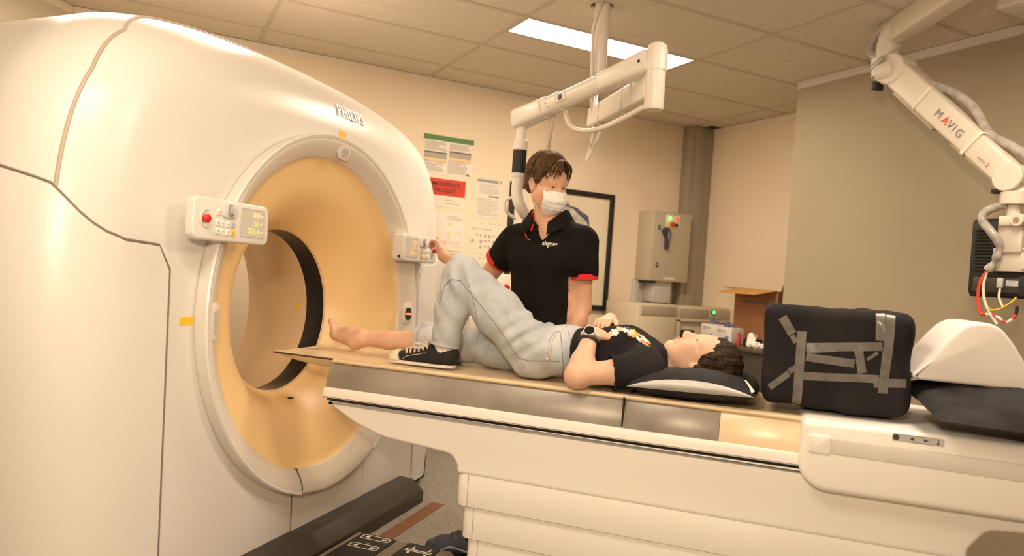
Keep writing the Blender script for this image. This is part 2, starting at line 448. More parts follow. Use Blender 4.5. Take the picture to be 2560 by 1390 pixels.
# rear face with the rear opening
v, f = [], []; rear = inset(DR); rl = rear + [(x, -.965) for x in np.linspace(rear[-1][0], rear[0][0], 30)[1:-1]]
for p in rl:
    a = math.atan2(p[1], p[0])
    v += [gp(.60 * math.cos(a), E1, .60 * math.sin(a)), gp(p[0], E1, p[1])]
for i in range(len(rl)):
    j = (i + 1) % len(rl); f.append((2 * i, 2 * i + 1, 2 * j + 1, 2 * j))
gpart('rear_cover', pydata(v, f), WHITE)
# bottom skirt closing strip
def rev(profile, n=120, a0=0, a1=2 * PI):
    """profile of (r, e) turned round the bore axis"""
    v, f = [], []; m_ = len(profile); full = abs(a1 - a0 - 2 * PI) < 1e-6; N = n if full else n + 1
    for i in range(N):
        a = a0 + (a1 - a0) * i / n
        for r, e in profile: v.append(gp(r * math.sin(a), e, -r * math.cos(a)))
    for i in range(n):
        j = (i + 1) % N
        for k in range(m_ - 1): f.append((i * m_ + k, i * m_ + k + 1, j * m_ + k + 1, j * m_ + k))
    return pydata(v, f)
# ring bezel (split below), bead, flare, slit band, rear flare
aw = math.asin(WR_ / RO), math.asin(WL / RO)
gpart('bezel_backing', rev([(RO - .002, .055), (RO - .012, .03), (RI + .008, .062), (RI - .002, .075)], 60, aw[1] - .1, aw[0] + .1), IVORY)
bez = [(RO, .05), (RO, .012), (.762, .002), (.752, 0), (.74, .004), (.71, .02), (RI + .006, .045), (RI, .052), (RI - .001, .062)]
gpart('ring_bezel', rev(bez, 150, aw[0], 2 * PI + aw[1]), IVORY)
low = [(RO, .05), (RO + .002, .006), (.76, -.006), (.745, -.008), (.71, .008), (RI + .002, .034), (RI - .006, .04), (RI - .006, .075)]
gpart('lower_bezel', rev(low, 40, aw[1] - .006, aw[0] + .006), IVORY)
gpart('ring_bead', rev([(RO + .003, .045), (RO + .006, .0), (RO + .001, -.006), (.757, -.002), (.754, .006)], 150, aw[0], 2 * PI + aw[1]), WHITE)
fl = smooth_path([(RI, .055), (.655, .068), (.60, .088), (.53, .118), (.465, .165), (.41, .225), (.372, .28), (.361, .30)], 5)
flare = gpart('bore_flare', rev([tuple(p) for p in fl], 128), FLARE)
gpart('flare_joint', tube([gp(.364 * math.cos(a), .2945, .364 * math.sin(a)) for a in np.linspace(0, 2 * PI, 97)[:-1]], .0022, 6, closed=True), SEAM)
gpart('scan_window', rev([(.361, .30), (.3605, .31), (.3605, .39), (.361, .40)], 128), BLACK)
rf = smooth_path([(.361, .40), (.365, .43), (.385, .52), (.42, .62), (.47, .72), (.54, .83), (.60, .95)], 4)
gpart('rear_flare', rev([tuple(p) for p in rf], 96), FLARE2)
for a in (135, 262):
    a = math.radians(a); r = .475 if a < 3 else .40
    gpart('liner_plug', box(*[gp(r * math.cos(a) + .03 + s_ * .010, .155 + s_ * .01, r * math.sin(a) * .0 + z + s_ * .006) for s_, z in ((-1, .345), (1, .345))], bev=.003) if a < 3 else
          tube([gp(.02, .238, -.398), gp(.05, .234, -.402)], .005, 6), BLACKM)
GAP2 = mat('panel_gap_rubber', (.22, .18, .14), .8, var=.05)
# side panels (near and far), proud of the covers
def side_panel(sgn):
    cols = []
    d0, e0 = prof(0)
    prm = [('f', x) for x in np.linspace(.895, 1.0, 5)] + [('r', k) for k in np.linspace(.06, 1, 12)] + [('s', e) for e in (.42, .52, .62, .72)]
    ztops = {}
    for kind, q_ in prm:
        if kind == 'f': zt = .16 + .075 * min(1, math.sqrt(max(0, (q_ - .895) / .02))) + .10 * (q_ - .915 if q_ > .915 else 0)
        else:
            e = prof(q_)[1] if kind == 'r' else q_
            zt = .25 + (.36 * (e - .05) / .075 * .37 if e < .125 else .134 + (.475 - .384) * min(1, (e - .125) / .30) ** .75)
        col = []
        for k in range(25):
            z = -.968 + (zt + .968) * k / 24
            # outline half-width at this height
            zs = np.array([p[1] for p in sm]); ws = np.array([p[0] for p in sm]); a_ = np.interp(z, zs, ws)
            if kind == 'f':
                fw = a_ - DR; x = .895 + (fw - .895) * (q_ - .895) / .105; e = E0; nx, ne = 0, -1
            elif kind == 'r':
                d_, e = prof(q_); x = a_ - d_; an = q_ * PI / 2; nx, ne = math.sin(an), -math.cos(an)
            else: x, e, nx, ne = a_, q_, 1, 0
            col.append((x, e, z, nx, ne))
        cols.append(col)
    v, f = [], []; off = .007
    for col in cols:
        for x, e, z, nx, ne in col: v.append(gp(sgn * (x + nx * off), e + ne * off, z))
    nc, nr = len(cols), 25
    for i in range(nc - 1):
        for k in range(nr - 1): f.append((i * nr + k, i * nr + k + 1, (i + 1) * nr + k + 1, (i + 1) * nr + k))
    rim = [(0, k) for k in range(nr)] + [(i, nr - 1) for i in range(1, nc)]
    b0 = len(v)
    for i, k in rim:
        x, e, z, nx, ne = cols[i][k]; v.append(gp(sgn * (x - nx * .01), e - ne * .01, z))
    for a in range(len(rim) - 1):
        i, k = rim[a]; i2, k2 = rim[a + 1]; f.append((i * nr + k, i2 * nr + k2, b0 + a + 1, b0 + a))
    o = gpart('side_panel', pydata(v, f), WHITE)
    path = []
    for i, k in rim:
        x, e, z, nx, ne = cols[i][k]
        path.append(gp(sgn * (x + nx * .003 - (.005 if i == 0 else 0)), e + ne * .003, z + (.005 if k == nr - 1 else 0)))
    if sgn < 0: g = gpart('panel_gap', tube(path, .0045, 6), GAP2, o)
side_panel(-1); side_panel(1)
# base plinth
pl = [(.125, 0), (.125, .06), (.06, .115), (-.03, .12), (-1.0, .12), (-1.0, 0)]
ct.part('base_plinth', prism(pl, 1.78, 'y', -1.0, bev=.006), DARK)
ct.part('base_recess', box((-.95, -1.2, .005), (-.075, 1.2, .13)), BLACKM)
# letters, stickers, laser windows
def on_face(w, z, e=E0, nx=0, nz=0):
    return plane_mat(gp(w, e, z), (0, 1, 0), (0, 0, 1))
# face normal points to +x (towards table): right = +y (w), up = z, right x up = +x
LETTER = mat('logo_metal_letters', (.60, .56, .52), .25, metal=.6, var=.02)
zc, k_ = .875, None
# slope of the rounded top front edge at the logo
kk = .20; d_, e_ = prof(kk); an = kk * PI / 2
top_here = np.interp(.17, [p[0] for p in sm[::-1]], [p[1] for p in sm[::-1]])
upv = Vector(gp(0, math.sin(an) * ER, math.cos(an) * DR)).normalized()
Ml = plane_mat(gp(.165, e_ - .004, top_here - d_ - .0), (0, 1, 0), upv)
gpart('brand_letters', text('PHILIPS', .076, .002, Ml @ Matrix.Scale(.80, 4, (1, 0, 0)), spacing=1.2, offset=.0008), LETTER)
def sticker(w, z, sx, sz, e=E0):
    return gpart('warning_sticker', box(gp(w - sx / 2, e + .001, z - sz / 2), gp(w + sx / 2, e - .0015, z + sz / 2)), YELL)
sticker(.085, .803, .055, .03); sticker(-.806, -.008, .058, .028); sticker(.975, -.030, .05, .026)
# sticker on the bore wall behind the scan window
a = math.radians(2); r = .372
gpart('bore_sticker', box(gp(r - .004, .425, -.012), gp(r + .003, .475, .014)), YELL)
GLASS = mat('laser_window_glass', (.03, .03, .03), .08, var=0)
def window(ang, rr=.715, w=.06, h=.042, eb=.014, dark=True, bright=None):
    c, s_ = math.cos(ang), math.sin(ang)
    M = plane_mat(gp(rr * s_, eb, rr * c), gp(c, 0, -s_), gp(s_ * .95, -.25, c * .95))
    M = M @ Matrix.Rotation(0, 4, 'Z')
    fr_ = prism(rrect(-w * .75, -h * .8, w * .75, h * .8, h * .6), .008, 'z', -.004, bev=.003, M=M)
    fo = gpart('laser_window_frame', fr_, IVORY)
    gpart('laser_window', prism(rrect(-w * .45, -h * .45, w * .45, h * .45, h * .4), .004, 'z', .002, M=M), GLASS if dark else LGREY, fo)
    return M, fo
window(math.radians(4), dark=False)
Mw, fo = window(math.radians(92), .715, .075, .05)
LASER = mat('laser_red', (1, .05, .02), .5, emit=4, ecol=(1, .08, .03), var=0)
gpart('laser_line', prism([(-.004, -.02), (.004, -.02), (.004, .02), (-.004, .02)], .001, 'z', .0065, M=Mw), LASER, fo)
window(math.radians(-91), .715, .09, .03, dark=False)
# control panels
SCREEN = mat('panel_screen', (.62, .575, .52), .3, var=.02)
DIG = mat('panel_digits', (1, .72, .25), .5, emit=.35, ecol=(1, .62, .2), var=0)
DIG2 = mat('panel_digits_orange', (1, .45, .12), .5, emit=.5, ecol=(1, .42, .1), var=0)
def control_panel(w0, z0, W_, H_, ef, depth, mirror, name='control_panel'):
    """w0, z0 = lower left corner; front at e = ef"""
    Mp = plane_mat(gp(w0, ef, z0), (0, 1, 0), (0, 0, 1))
    sx = (lambda x: W_ - x) if mirror else (lambda x: x)
    body = gpart(name, prism(rrect(0, 0, W_, H_, .026, 6), depth, 'z', -depth, bev=.007, seg=3, M=Mp), WHITE)
    k = W_ / .372; kz = H_ / .142
    def rr(x0, y0, x1, y1, r): 
        xa, xb = sorted((sx(x0 * k), sx(x1 * k))); return rrect(xa, y0 * kz, xb, y1 * kz, r, 4)
    gpart('screen', prism(rr(.222, .026, .345, .122, .004), .002, 'z', -.0005, M=Mp), SCREEN, body)
    gpart('screen_edge', tube([Mp @ Vector((x, y, .0008)) for x, y in rr(.221, .025, .346, .123, .004)], .0016, 6, closed=True), LGREY, body)
    for i, (s_, u_) in enumerate((('0.0', 'deg'), ('151', 'mm'), ('701.4', 'mm'))):
        y = (.103 - .029 * i) * kz
        xr = max(sx(.222 * k), sx(.345 * k)) - .008
        gpart('digits', text(s_, .030 * kz, .0004, Mp @ Matrix.Translation((xr - .018, y, .002)), 'RIGHT', spacing=.95, shear=.1, offset=-.0004), DIG if not mirror else DIG2, body)
        gpart('unit', text(u_, .010 * kz, .0004, Mp @ Matrix.Translation((xr, y, .002)), 'RIGHT'), DIG if not mirror else DIG2, body)
    # joystick pad
    gpart('joystick_pad', prism(rr(.128, .082, .196, .132, .012), .007, 'z', 0, bev=.003, M=Mp), WHITE, body)
    js = gpart('joystick', prism(rr(.150, .086, .176, .128, .009), .010, 'z', .002, bev=.004, M=Mp), GREYP, body)
    gpart('joystick_cap', prism(rr(.156, .096, .171, .121, .004), .004, 'z', .012, bev=.0015, M=Mp), LGREY, js)
    # emergency stop in a round dish
    dish = lathe([(.0, .0006), (.016, .0006), (.021, .004), (.024, .005), (.026, .0005)], 28, Mp @ Matrix.Translation((sx(.055 * k), .072 * kz, 0)) @ Matrix.Scale(1.25, 4, (0, 1, 0)))
    gpart('stop_dish', dish, WHITE, body)
    eb = gpart('stop_button', cyl((0, 0, 0), (0, 0, .022), .012, .0135, 20, bev=.003), RED, body)
    eb.data.transform(Matrix.Translation(ct.base)); eb.data.transform(TILT.inverted()); eb.data.transform(TILT @ Mp @ Matrix.Translation((sx(.046 * k), .070 * kz, 0))); eb.data.transform(Matrix.Translation(-ct.base))
    # keys
    keys = [(.112, .098, 'W'), (.108, .062, 'W'), (.130, .060, 'W'), (.156, .060, 'W'), (.182, .060, 'G'), (.108, .034, 'W'), (.130, .034, 'W'), (.156, .032, 'W'), (.182, .031, 'Y')]
    for x, y, c in keys:
        kb = gpart('key', prism(rr(x - .0085, y - .011, x + .0085, y + .011, .003), .004, 'z', 0, bev=.0012, M=Mp), {'W': WHITE2, 'G': LGREY, 'Y': YELL}[c], body)
        xm, ym = sx(x * k), y * kz
        gpart('key_symbol', join([box((-.004, -.0006, 0), (.004, .0006, .0004), M=Mp @ Matrix.Translation((xm, ym, .0042))), box((-.0006, -.004, 0), (.0006, .004, .0004), M=Mp @ Matrix.Translation((xm + .001, ym, .0042)))]), PRINTG, kb)
    return body, Mp
control_panel(-.888, .264, .372, .142, -.04, .036, False)
cpb, Mr = control_panel(.535, .252, .40, .141, -.04, .064, True)
gpart('panel_socket', cyl(gp(.536, -.018, .275), gp(.533, -.018, .275), .008, .008, 16), BLACKM, cpb)
# ================================================================ the patient table (scanner frame)
tb = Thing('patient_table', 'white motorised patient table running into the scanner bore', 'table', (1.6, 0, 0), FT)
TOP = .862
SILVER = mat('frosted_silver_side', (.30, .265, .22), .36, metal=.1, var=.22, scale=4)
TAN = mat('tan_cradle_laminate', (.72, .56, .36), .35, var=.10, scale=9)
TANS = mat('tan_side_laminate', (.80, .63, .42), .3, var=.05, scale=6)
YH = .27
# lower body: profile swept across, with rounded edges
pr = [(.145, .702), (.30, .625), (.42, .588), (.62, .574), (.715, .566), (.742, .53), (.742, .50), (2.385, .50), (2.385, .535), (2.43, .60), (2.6, .615), (3.2, .60), (3.25, .66), (3.25, .702)]
pf = fillet(pr, [.01, .25, .3, .1, .05, .03, 0, 0, .04, .05, .1, .04, .03, .01], 6)
tb.part('lower_body', prism(pf, 2 * YH, 'y', -YH, bev=.014, seg=3), WHITE2)
tb.part('body_gap', box((.165, -YH + .006, .70), (3.2, YH - .006, .712), bev=.002), BLACK)
# upper carriage: white lip, frosted silver flank, tan top edge
tb.part('carriage_lip', prism(fillet([(.142, .710), (.150, .752), (3.2, .752), (3.2, .710)], [.004, .01, .01, .004], 3), 2 * YH + .002, 'y', -YH - .001, bev=.006), WHITE2)
def flank(name, x0, x1, mt):
    sec = [(-YH + .006, .752), (-YH + .016, .80), (-YH + .03, .835), (-YH + .038, .848), (YH - .038, .848), (YH - .03, .835), (YH - .016, .80), (YH - .006, .752)]
    return tb.part(name, prism(sec, x1 - x0, 'x', x0, bev=.003), mt)
flank('carriage_flank', .153, 1.338, SILVER); flank('carriage_flank', 1.342, 1.66, SILVER); flank('carriage_tail', 1.66, 2.0, TANS)
tb.part('flank_joint', box((1.3385, -YH + .0045, .76), (1.3415, YH - .005, .856)), BLACKM)
def cradle(x0, x1, yh, zb, zt, mt, name):
    # shallow tray: curved cross-section swept along x with pointed nose
    v, f = [], []; ny = 24; xsn = list(np.linspace(x0, x0 + .34, 14)) + list(np.linspace(x0 + .5, x1, 8))
    def sect(t): # outline top then bottom
        return t
    m_ = ny + 1
    for x in xsn:
        q_ = min(1, max(0, (x - x0) / .24)); th = (zt - zb) * (.15 + .85 * math.sqrt(q_)); hw = yh * (.82 + .18 * min(1, math.sqrt(max(0, (x - x0) / .10))))
        for k in range(m_):
            y = -hw + 2 * hw * k / ny; v.append((x, y, zt - .010 * (1 - (y / hw) ** 2)))
        for k in range(m_):
            y = hw - 2 * hw * k / ny; c_ = (y / hw) ** 8; v.append((x, y, zt - th * (1 - c_) - .004 * c_))
    R_ = 2 * m_
    for i in range(len(xsn) - 1):
        for k in range(R_): f.append((i * R_ + k, i * R_ + (k + 1) % R_, (i + 1) * R_ + (k + 1) % R_, (i + 1) * R_ + k))
    f.append(tuple(range(R_))); f.append(tuple((len(xsn) - 1) * R_ + k for k in range(R_)))
    return tb.part(name, pydata(v, f), mt)
cradle(-.165, 2.9, .222, .808, TOP, TAN, 'cradle')
for s_ in (-1, 1): tb.part('cradle_edge', tube([(-.14 + .0, s_ * .214, TOP - .006), (-.05, s_ * .2235, TOP - .005), (.155, s_ * .2235, TOP - .005)], .0035, 6), DARK)
for s_ in (-1, 1): tb.part('mattress_edge', tube([(.165, s_ * (YH - .034), .853), (1.0, s_ * (YH - .034), .854), (2.0, s_ * (YH - .034), .853)], .008, 8), TAN)
# telescopic column covers
zz = [(.742, 2.385, .265, .385, .515), (.765, 2.36, .25, .262, .402), (.785, 2.34, .236, .135, .278), (.805, 2.32, .222, .0, .15)]
for x0, x1, yh, z0, z1 in zz:
    c = tb.part('column_cover', prism(rrect(x0, -yh, x1, yh, .035, 5), z1 - z0, 'z', z0, bev=.004), WHITE2)
    for xx in (x0 + .05, x1 - .05):
        tb.part('cover_seam', box((xx - .0015, -yh - .0008, z0 + .004), (xx + .0015, -yh + .002, z1 - .006)), SEAM, c)
tb.part('body_foot_gap', box((.76, -.262, .499), (.80, -.2, .521)), BLACKM)
tb.part('body_foot_gap', box((2.33, -.262, .499), (2.372, -.2, .521)), BLACKM)
# handle block at the head end
hb = fillet([(1.905, .87), (1.905, .70), (1.96, .655), (3.2, .655), (3.2, .875), (2.2, .872)], [.03, .09, .09, .03, .02, .05], 7)
hd = tb.part('handle_block', prism(hb, .66, 'y', -.33, bev=.022, seg=4), WHITE2)
tb.part('handle_recess', prism(fillet([(1.99, .825), (1.99, .775), (3.0, .765), (3.0, .815)], .012, 4), .02, 'y', -.334, bev=.004), mat('recess_white', (.70, .655, .60), .45, var=.03), hd)
tb.part('recess_end', prism(fillet([(1.925, .828), (1.925, .772), (1.992, .772), (1.992, .828)], .01, 4), .02, 'y', -.3375, bev=.005), WHITE2, hd)
Ml = plane_mat((2.165, -.3305, .851), (1, 0, 0), (0, 0, 1))
lb = tb.part('handle_label', prism(rrect(-.01, -.011, .125, .011, .002), .001, 'z', 0, M=Ml), LGREY, hd)
lb2 = [prism([(.0, .0)] and [(.012 * math.cos(a) * .75, .012 * math.sin(a) * .75) for a in np.linspace(0, 2 * PI, 17)[:-1]], .0006, 'z', .001, M=Ml),
       prism([(.035, 0), (.047, .005), (.047, -.005)], .0006, 'z', .001, M=Ml), prism([(.085, 0), (.073, .005), (.073, -.005)], .0006, 'z', .001, M=Ml),
       prism([(.108, .008), (.111, .008), (.111, -.003), (.1145, -.003), (.1095, -.010), (.1045, -.003), (.108, -.003)], .0006, 'z', .001, M=Ml)]
for a in ((.028, .009, .096, .0097), (.028, -.0097, .096, -.009)): lb2.append(box((a[0], a[1], .001), (a[2], a[3], .0016), M=Ml))
tb.part('label_print', join(lb2), PRINT, lb)
# ================================================================ things on the back wall
PAPER = mat('paper', (.80, .72, .63), .7, var=.02)
PAPER2 = mat('paper_aged', (.80, .70, .56), .7, var=.02)
GREENH = mat('green_header', (.10, .22, .07), .6, var=.05)
INK = mat('ink_grey', (.42, .37, .31), .7, var=.05)
INKD = mat('ink_dark', (.12, .11, .12), .7, var=.05)
TABY = mat('table_yellow', (.85, .60, .28), .7, var=.05)
REDS = mat('red_sign', (.60, .035, .012), .5, var=.04)
REDT = mat('red_sign_text', (.10, .02, .012), .6, var=.05)
YW = YB - .0005
def sheet(name, label, x0, z0, x1, z1, mt, cat='poster', th=.002):
    t = Thing(name, label, cat, ((x0 + x1) / 2, YW, z0))
    t.part('paper', box((x0, YW - th, z0), (x1, YW, z1)), mt)
    t.x0, t.z0, t.x1, t.z1, t.y = x0, z0, x1, z1, YW - th
    return t
def rect(t, name, a, b, c, d, mt, k=.0006):   # fractions of the sheet, from top left
    W_, H_ = t.x1 - t.x0, t.z1 - t.z0
    return t.part(name, box((t.x0 + a * W_, t.y - k, t.z1 - d * H_), (t.x0 + c * W_, t.y, t.z1 - b * H_)), mt)
def lines(t, name, x0, y0, x1, y1, n, mt, hh=.5, seed=1):
    rnd = random.Random(seed); W_, H_ = t.x1 - t.x0, t.z1 - t.z0; ms = []
    for i in range(n):
        y = y0 + (y1 - y0) * i / n; h = (y1 - y0) / n * hh; xe = x1 - (x1 - x0) * rnd.choice((0, .05, .1, .35, .02))
        ms.append(box((t.x0 + x0 * W_, t.y - .0004, t.z1 - (y + h) * H_), (t.x0 + xe * W_, t.y, t.z1 - y * H_)))
    o = t.part(name, join(ms), mt); o['kind'] = 'stuff'; return o
p = sheet('wall_poster', 'white poster with a green header and two columns of small print', 1.734, 1.953, 2.137, 2.243, PAPER)
rect(p, 'header', 0, 0, 1, .135, GREENH)
lines(p, 'header_print', .05, .025, .95, .12, 2, PAPER, .45, 3)
lines(p, 'print', .03, .17, .46, .40, 8, INK, .5, 4); lines(p, 'print', .52, .17, .92, .34, 6, INK, .5, 5)
for x0, y0 in ((.03, .43), (.52, .36)):
    tbp = rect(p, 'table_block', x0, y0, x0 + .44, y0 + .26, INK); rect(p, 'table_head', x0, y0, x0 + .44, y0 + .035, INKD, .001); rect(p, 'table_row', x0, y0 + .17, x0 + .44, y0 + .24, TABY, .001)
lines(p, 'print', .03, .72, .42, .95, 7, INK, .5, 6); lines(p, 'print', .50, .64, .90, .95, 11, INK, .5, 7)
p.part('emblem', prism([(2.085, 1.965), (2.125, 1.965), (2.105, 1.985)], .0006, 'y', p.y - .0006), INKD)
p = sheet('wall_sign', 'red sign reading EMERGENCY TROLLEY in dark letters', 1.785, 1.801, 2.093, 1.924, REDS, 'sign')
for i, s_ in enumerate(('EMERGENCY', 'TROLLEY')):
    p.part('letters', text(s_, .043, .0004, plane_mat(((p.x0 + p.x1) / 2 - .012, p.y - .0006, 1.884 - .045 * i), (1, 0, 0), (0, 0, 1)), offset=.0012), REDT)
p = sheet('wall_notice', 'white notice page with a dark grey header beside the black picture frame', 2.19, 1.67, 2.396, 1.962, PAPER)
rect(p, 'header', 0, .0, 1, .075, PRINTG); lines(p, 'header_print', .08, .02, .8, .06, 1, PAPER, .6, 2); rect(p, 'header_mark', .86, .015, .94, .06, PAPER, .001)
lines(p, 'print', .08, .12, .94, .40, 8, INK, .35, 8); lines(p, 'print', .05, .50, .94, .96, 12, INK, .35, 9)
lines(p, 'symbols', .50, .42, .92, .46, 1, INKD, .8, 10)
p = sheet('wall_slip', 'narrow paper slip under the red sign', 1.80, 1.715, 2.098, 1.79, PAPER2)
lines(p, 'print', .45, .25, .85, .9, 2, INK, .25, 11)
p = sheet('wall_chart', 'white chart page with three small yellow marks', 1.84, 1.428, 2.104, 1.668, PAPER)
lines(p, 'print', .45, .06, .95, .22, 3, INK, .4, 12)
for x, y in ((.55, .33), (.55, .60), (.85, .58), (.55, .75)): rect(p, 'mark', x - .05, y - .04, x + .05, y + .04, TABY)
lines(p, 'print', .2, .86, .98, .98, 2, INK, .3, 13)
p = sheet('wall_chart', 'white chart page lowest under the red sign, beside the gantry', 1.84, 1.16, 2.104, 1.415, PAPER2)
lines(p, 'print', .3, .08, .95, .6, 6, INK, .35, 14); rect(p, 'mark', .68, .2, .82, .3, TABY)
for lb, z0, z1, sd in (('cream page of faint table print under the dark-headed notice', 1.388, 1.642, 15), ('cream page of faint table print below another such page', 1.12, 1.375, 16)):
    p = sheet('wall_table_page', lb, 2.156, z0, 2.422, z1, PAPER2); rnd = random.Random(sd)
    for i in range(7):
        for j in range(5):
            if rnd.random() < .85:
                x, y = .05 + i * .135, .06 + j * .17; rect(p, 'entry', x, y, x + .05 + .05 * rnd.random(), y + .03 + .08 * rnd.random() * (j > 1), INK)
# picture
t = Thing('framed_picture', 'large square picture of a dark-edged ring in a thin black frame', 'picture', (2.953, YW, 1.0))
fx0, fx1, fz0, fz1, fw_ = 2.465, 3.442, 1.0, 1.974, .042
t.part('canvas', box((fx0 + .02, YW - .012, fz0 + .02), (fx1 - .02, YW, fz1 - .02)), mat('picture_paper', (.78, .68, .50), .6, var=.03))
for nm, lo, hi in (('frame_rail', (fx0, fz0), (fx1, fz0 + fw_)), ('frame_rail', (fx0, fz1 - fw_), (fx1, fz1)), ('frame_stile', (fx0, fz0 + fw_), (fx0 + fw_, fz1 - fw_)), ('frame_stile', (fx1 - fw_, fz0 + fw_), (fx1, fz1 - fw_))):
    t.part(nm, box((lo[0], YW - .03, lo[1]), (hi[0], YW, hi[1]), bev=.003), BLACKM)
rnd = random.Random(5); v, f, v2, f2 = [], [], [], []
cx, cz = 2.945, 1.50; n = 96
for i in range(n + 1):
    a = 2 * PI * i / n; ro = .350 + .012 * math.sin(9 * a) + .010 * math.sin(17 * a + 1) + .008 * rnd.random(); ri = .322 + .006 * math.sin(11 * a); rj = .245 + .01 * math.sin(7 * a)
    for r_, L_ in ((ro, v), (ri, v)): L_.append((cx + r_ * math.cos(a) * .97, YW - .0128, cz + r_ * math.sin(a) * 1.03))
    for r_, L_ in ((ri, v2), (rj, v2)): L_.append((cx + r_ * math.cos(a) * .97, YW - .0126, cz + r_ * math.sin(a) * 1.03))
for i in range(n): f.append((2 * i, 2 * i + 1, 2 * i + 3, 2 * i + 2))
t.part('painted_edge', pydata(v, f), mat('ink_blue_grey', (.10, .10, .14), .7, var=.5, scale=40)); t.part('painted_ring', pydata(v2, f), mat('painted_cream_grey', (.58, .54, .48), .7, var=.25, scale=18))
# wall switch cabinet
CAB = mat('cabinet_grey_enamel', (.50, .425, .325), .45, var=.02)
UPS = mat('cabinet_cream_enamel', (.62, .53, .38), .45, var=.02)
VENT = mat('vent_grille', (.42, .35, .25), .6, var=.06, scale=60)
GLED = mat('green_led', (.05, .9, .1), .3, emit=2.5, ecol=(.08, 1, .10), var=0)
RLED = mat('red_lens', (.8, .06, .03), .2, emit=.4, ecol=(1, .1, .05), var=.1)
yc = 4.859
t = Thing('switch_cabinet', 'grey metal wall switch cabinet with rotary handle and indicator lights', 'cabinet', (3.92, 5.0, 1.28))
t.part('body', box((3.717, yc + .02, 1.28), (4.119, 5.068, 1.87), bev=.006), CAB)
dr = t.part('door', box((3.719, yc, 1.281), (4.12, yc + .022, 1.869), bev=.006), CAB)
pp = t.part('indicator_plate', box((3.843, yc - .003, 1.742), (3.995, yc, 1.845), bev=.001), PAPER2, dr)
for x, z, m_, h in ((3.882, 1.815, GLED, .012), (3.962, 1.812, RLED, .012), (3.905, 1.768, RED, .028), (3.955, 1.763, BLACKM, .014)):
    t.part('indicator', cyl((x, yc - .003, z), (x, yc - .003 - h, z), .018 if m_ is RED else .014, None, 18, bev=.003), m_, pp)
t.part('indicator_ring', cyl((3.893, yc - .003, 1.768), (3.893, yc - .009, 1.768), .022, None, 20), YELL, pp)
for z in (1.731, 1.416):
    lk = t.part('lock', prism([(3.782 + .016 * math.sin(a), z + .024 * math.cos(a)) for a in (0, PI / 2, PI, 3 * PI / 2)], .008, 'y', yc - .008, bev=.002), BLACKM, dr)
    t.part('lock_slot', cyl((3.782, yc - .008, z), (3.782, yc - .013, z), .008, None, 12), LGREY, dr)
hk = fillet([(3.800, 1.70), (3.825, 1.735), (3.865, 1.73), (3.885, 1.695), (3.872, 1.64), (3.868, 1.553), (3.838, 1.553), (3.838, 1.64)], [.02, .02, .02, .02, .015, .008, .008, .015], 4)
hd_ = t.part('rotary_handle', prism(hk, .035, 'y', yc - .038, bev=.006), mat('handle_blue_grey', (.05, .05, .065), .45, var=.05), dr)
t.part('handle_stripe', box((3.852, yc - .0395, 1.64), (3.862, yc - .038, 1.70)), LGREY, hd_)
t.part('rating_plate', box((3.86, yc - .0015, 1.30), (3.985, yc, 1.318)), PAPER2, dr)
# trunking column in the corner and duct under the cabinet
TRK = mat('trunking_grey', (.335, .285, .215), .55, var=.03)
t = Thing('corner_trunking', 'tall grey metal trunking running up the room corner', 'trunking', (4.25, 5.0, 0))
t.part('channel', box((4.135, 4.955, 0), (4.388, 5.068, CEIL - .003), bev=.004), TRK)
t.part('lid', box((4.185, 4.945, 0.02), (4.30, 4.957, CEIL - .01), bev=.002), TRK)
t.part('cable_hole', box((4.27, 4.86, CEIL - .0015), (4.385, 4.944, CEIL + .0005)), BLACKM)
single('cable_duct', box((3.80, 4.90, 1.10), (3.985, 5.06, 1.279), bev=.004), LGREY, 'grey square duct joining the switch cabinet to the cabinet below', 'duct')
single('wall_conduit', box((3.69, 5.03, .11), (3.75, 5.068, 1.278), bev=.004), LGREY, 'narrow light grey conduit beside the low cream cabinets', 'conduit')
single('dark_bracket', box((3.735, 4.88, 1.262), (3.80, 5.06, 1.279)), BLACKM, 'small dark bracket under the wall switch cabinet', 'bracket')
# low cream cabinets
t = Thing('equipment_cabinet', 'low cream equipment cabinet with plain panel and top vent strip', 'cabinet', (3.61, 4.6, 0))
t.part('body', box((3.40, 4.56, 0.06), (3.79, 5.0, 1.095), bev=.006), UPS); t.part('plinth', box((3.42, 4.59, 0), (3.77, 4.98, .06)), DARK)
t.part('vent_strip', box((3.43, 4.553, 1.01), (3.77, 4.56, 1.08), bev=.001), VENT); t.part('front_panel', box((3.43, 4.552, .12), (3.77, 4.56, .995), bev=.003), UPS)
t = Thing('equipment_cabinet', 'low cream equipment cabinet with green indicator light and recessed front', 'cabinet', (4.05, 4.6, 0))
t.part('body', box((3.80, 4.59, 0.06), (4.365, 4.94, 1.09), bev=.006), UPS); t.part('plinth', box((3.82, 4.61, 0), (4.345, 4.92, .06)), DARK)
t.part('vent_strip', box((3.84, 4.583, 1.0), (4.13, 4.59, 1.072), bev=.001), VENT)
t.part('switch_strip', box((4.135, 4.582, 1.0), (4.345, 4.59, 1.072), bev=.001), CAB)
g_ = onp(1783, 781, 'y', 4.58)
t.part('indicator_bezel', cyl((g_.x, 4.582, g_.z), (g_.x, 4.574, g_.z), .020, None, 18), BLACKM); t.part('indicator_light', cyl((g_.x, 4.574, g_.z), (g_.x, 4.568, g_.z), .014, None, 16, bev=.003), GLED)
for lo, hi in (((3.80, 4.57, .10), (3.84, 4.59, .985)), ((4.325, 4.57, .10), (4.365, 4.59, .985)), ((3.80, 4.57, .965), (4.365, 4.59, .99))): t.part('front_frame', box(lo, hi, bev=.004), UPS)
t.part('meter', box((3.86, 4.58, .80), (3.99, 4.59, .90), bev=.002), BLACKM)
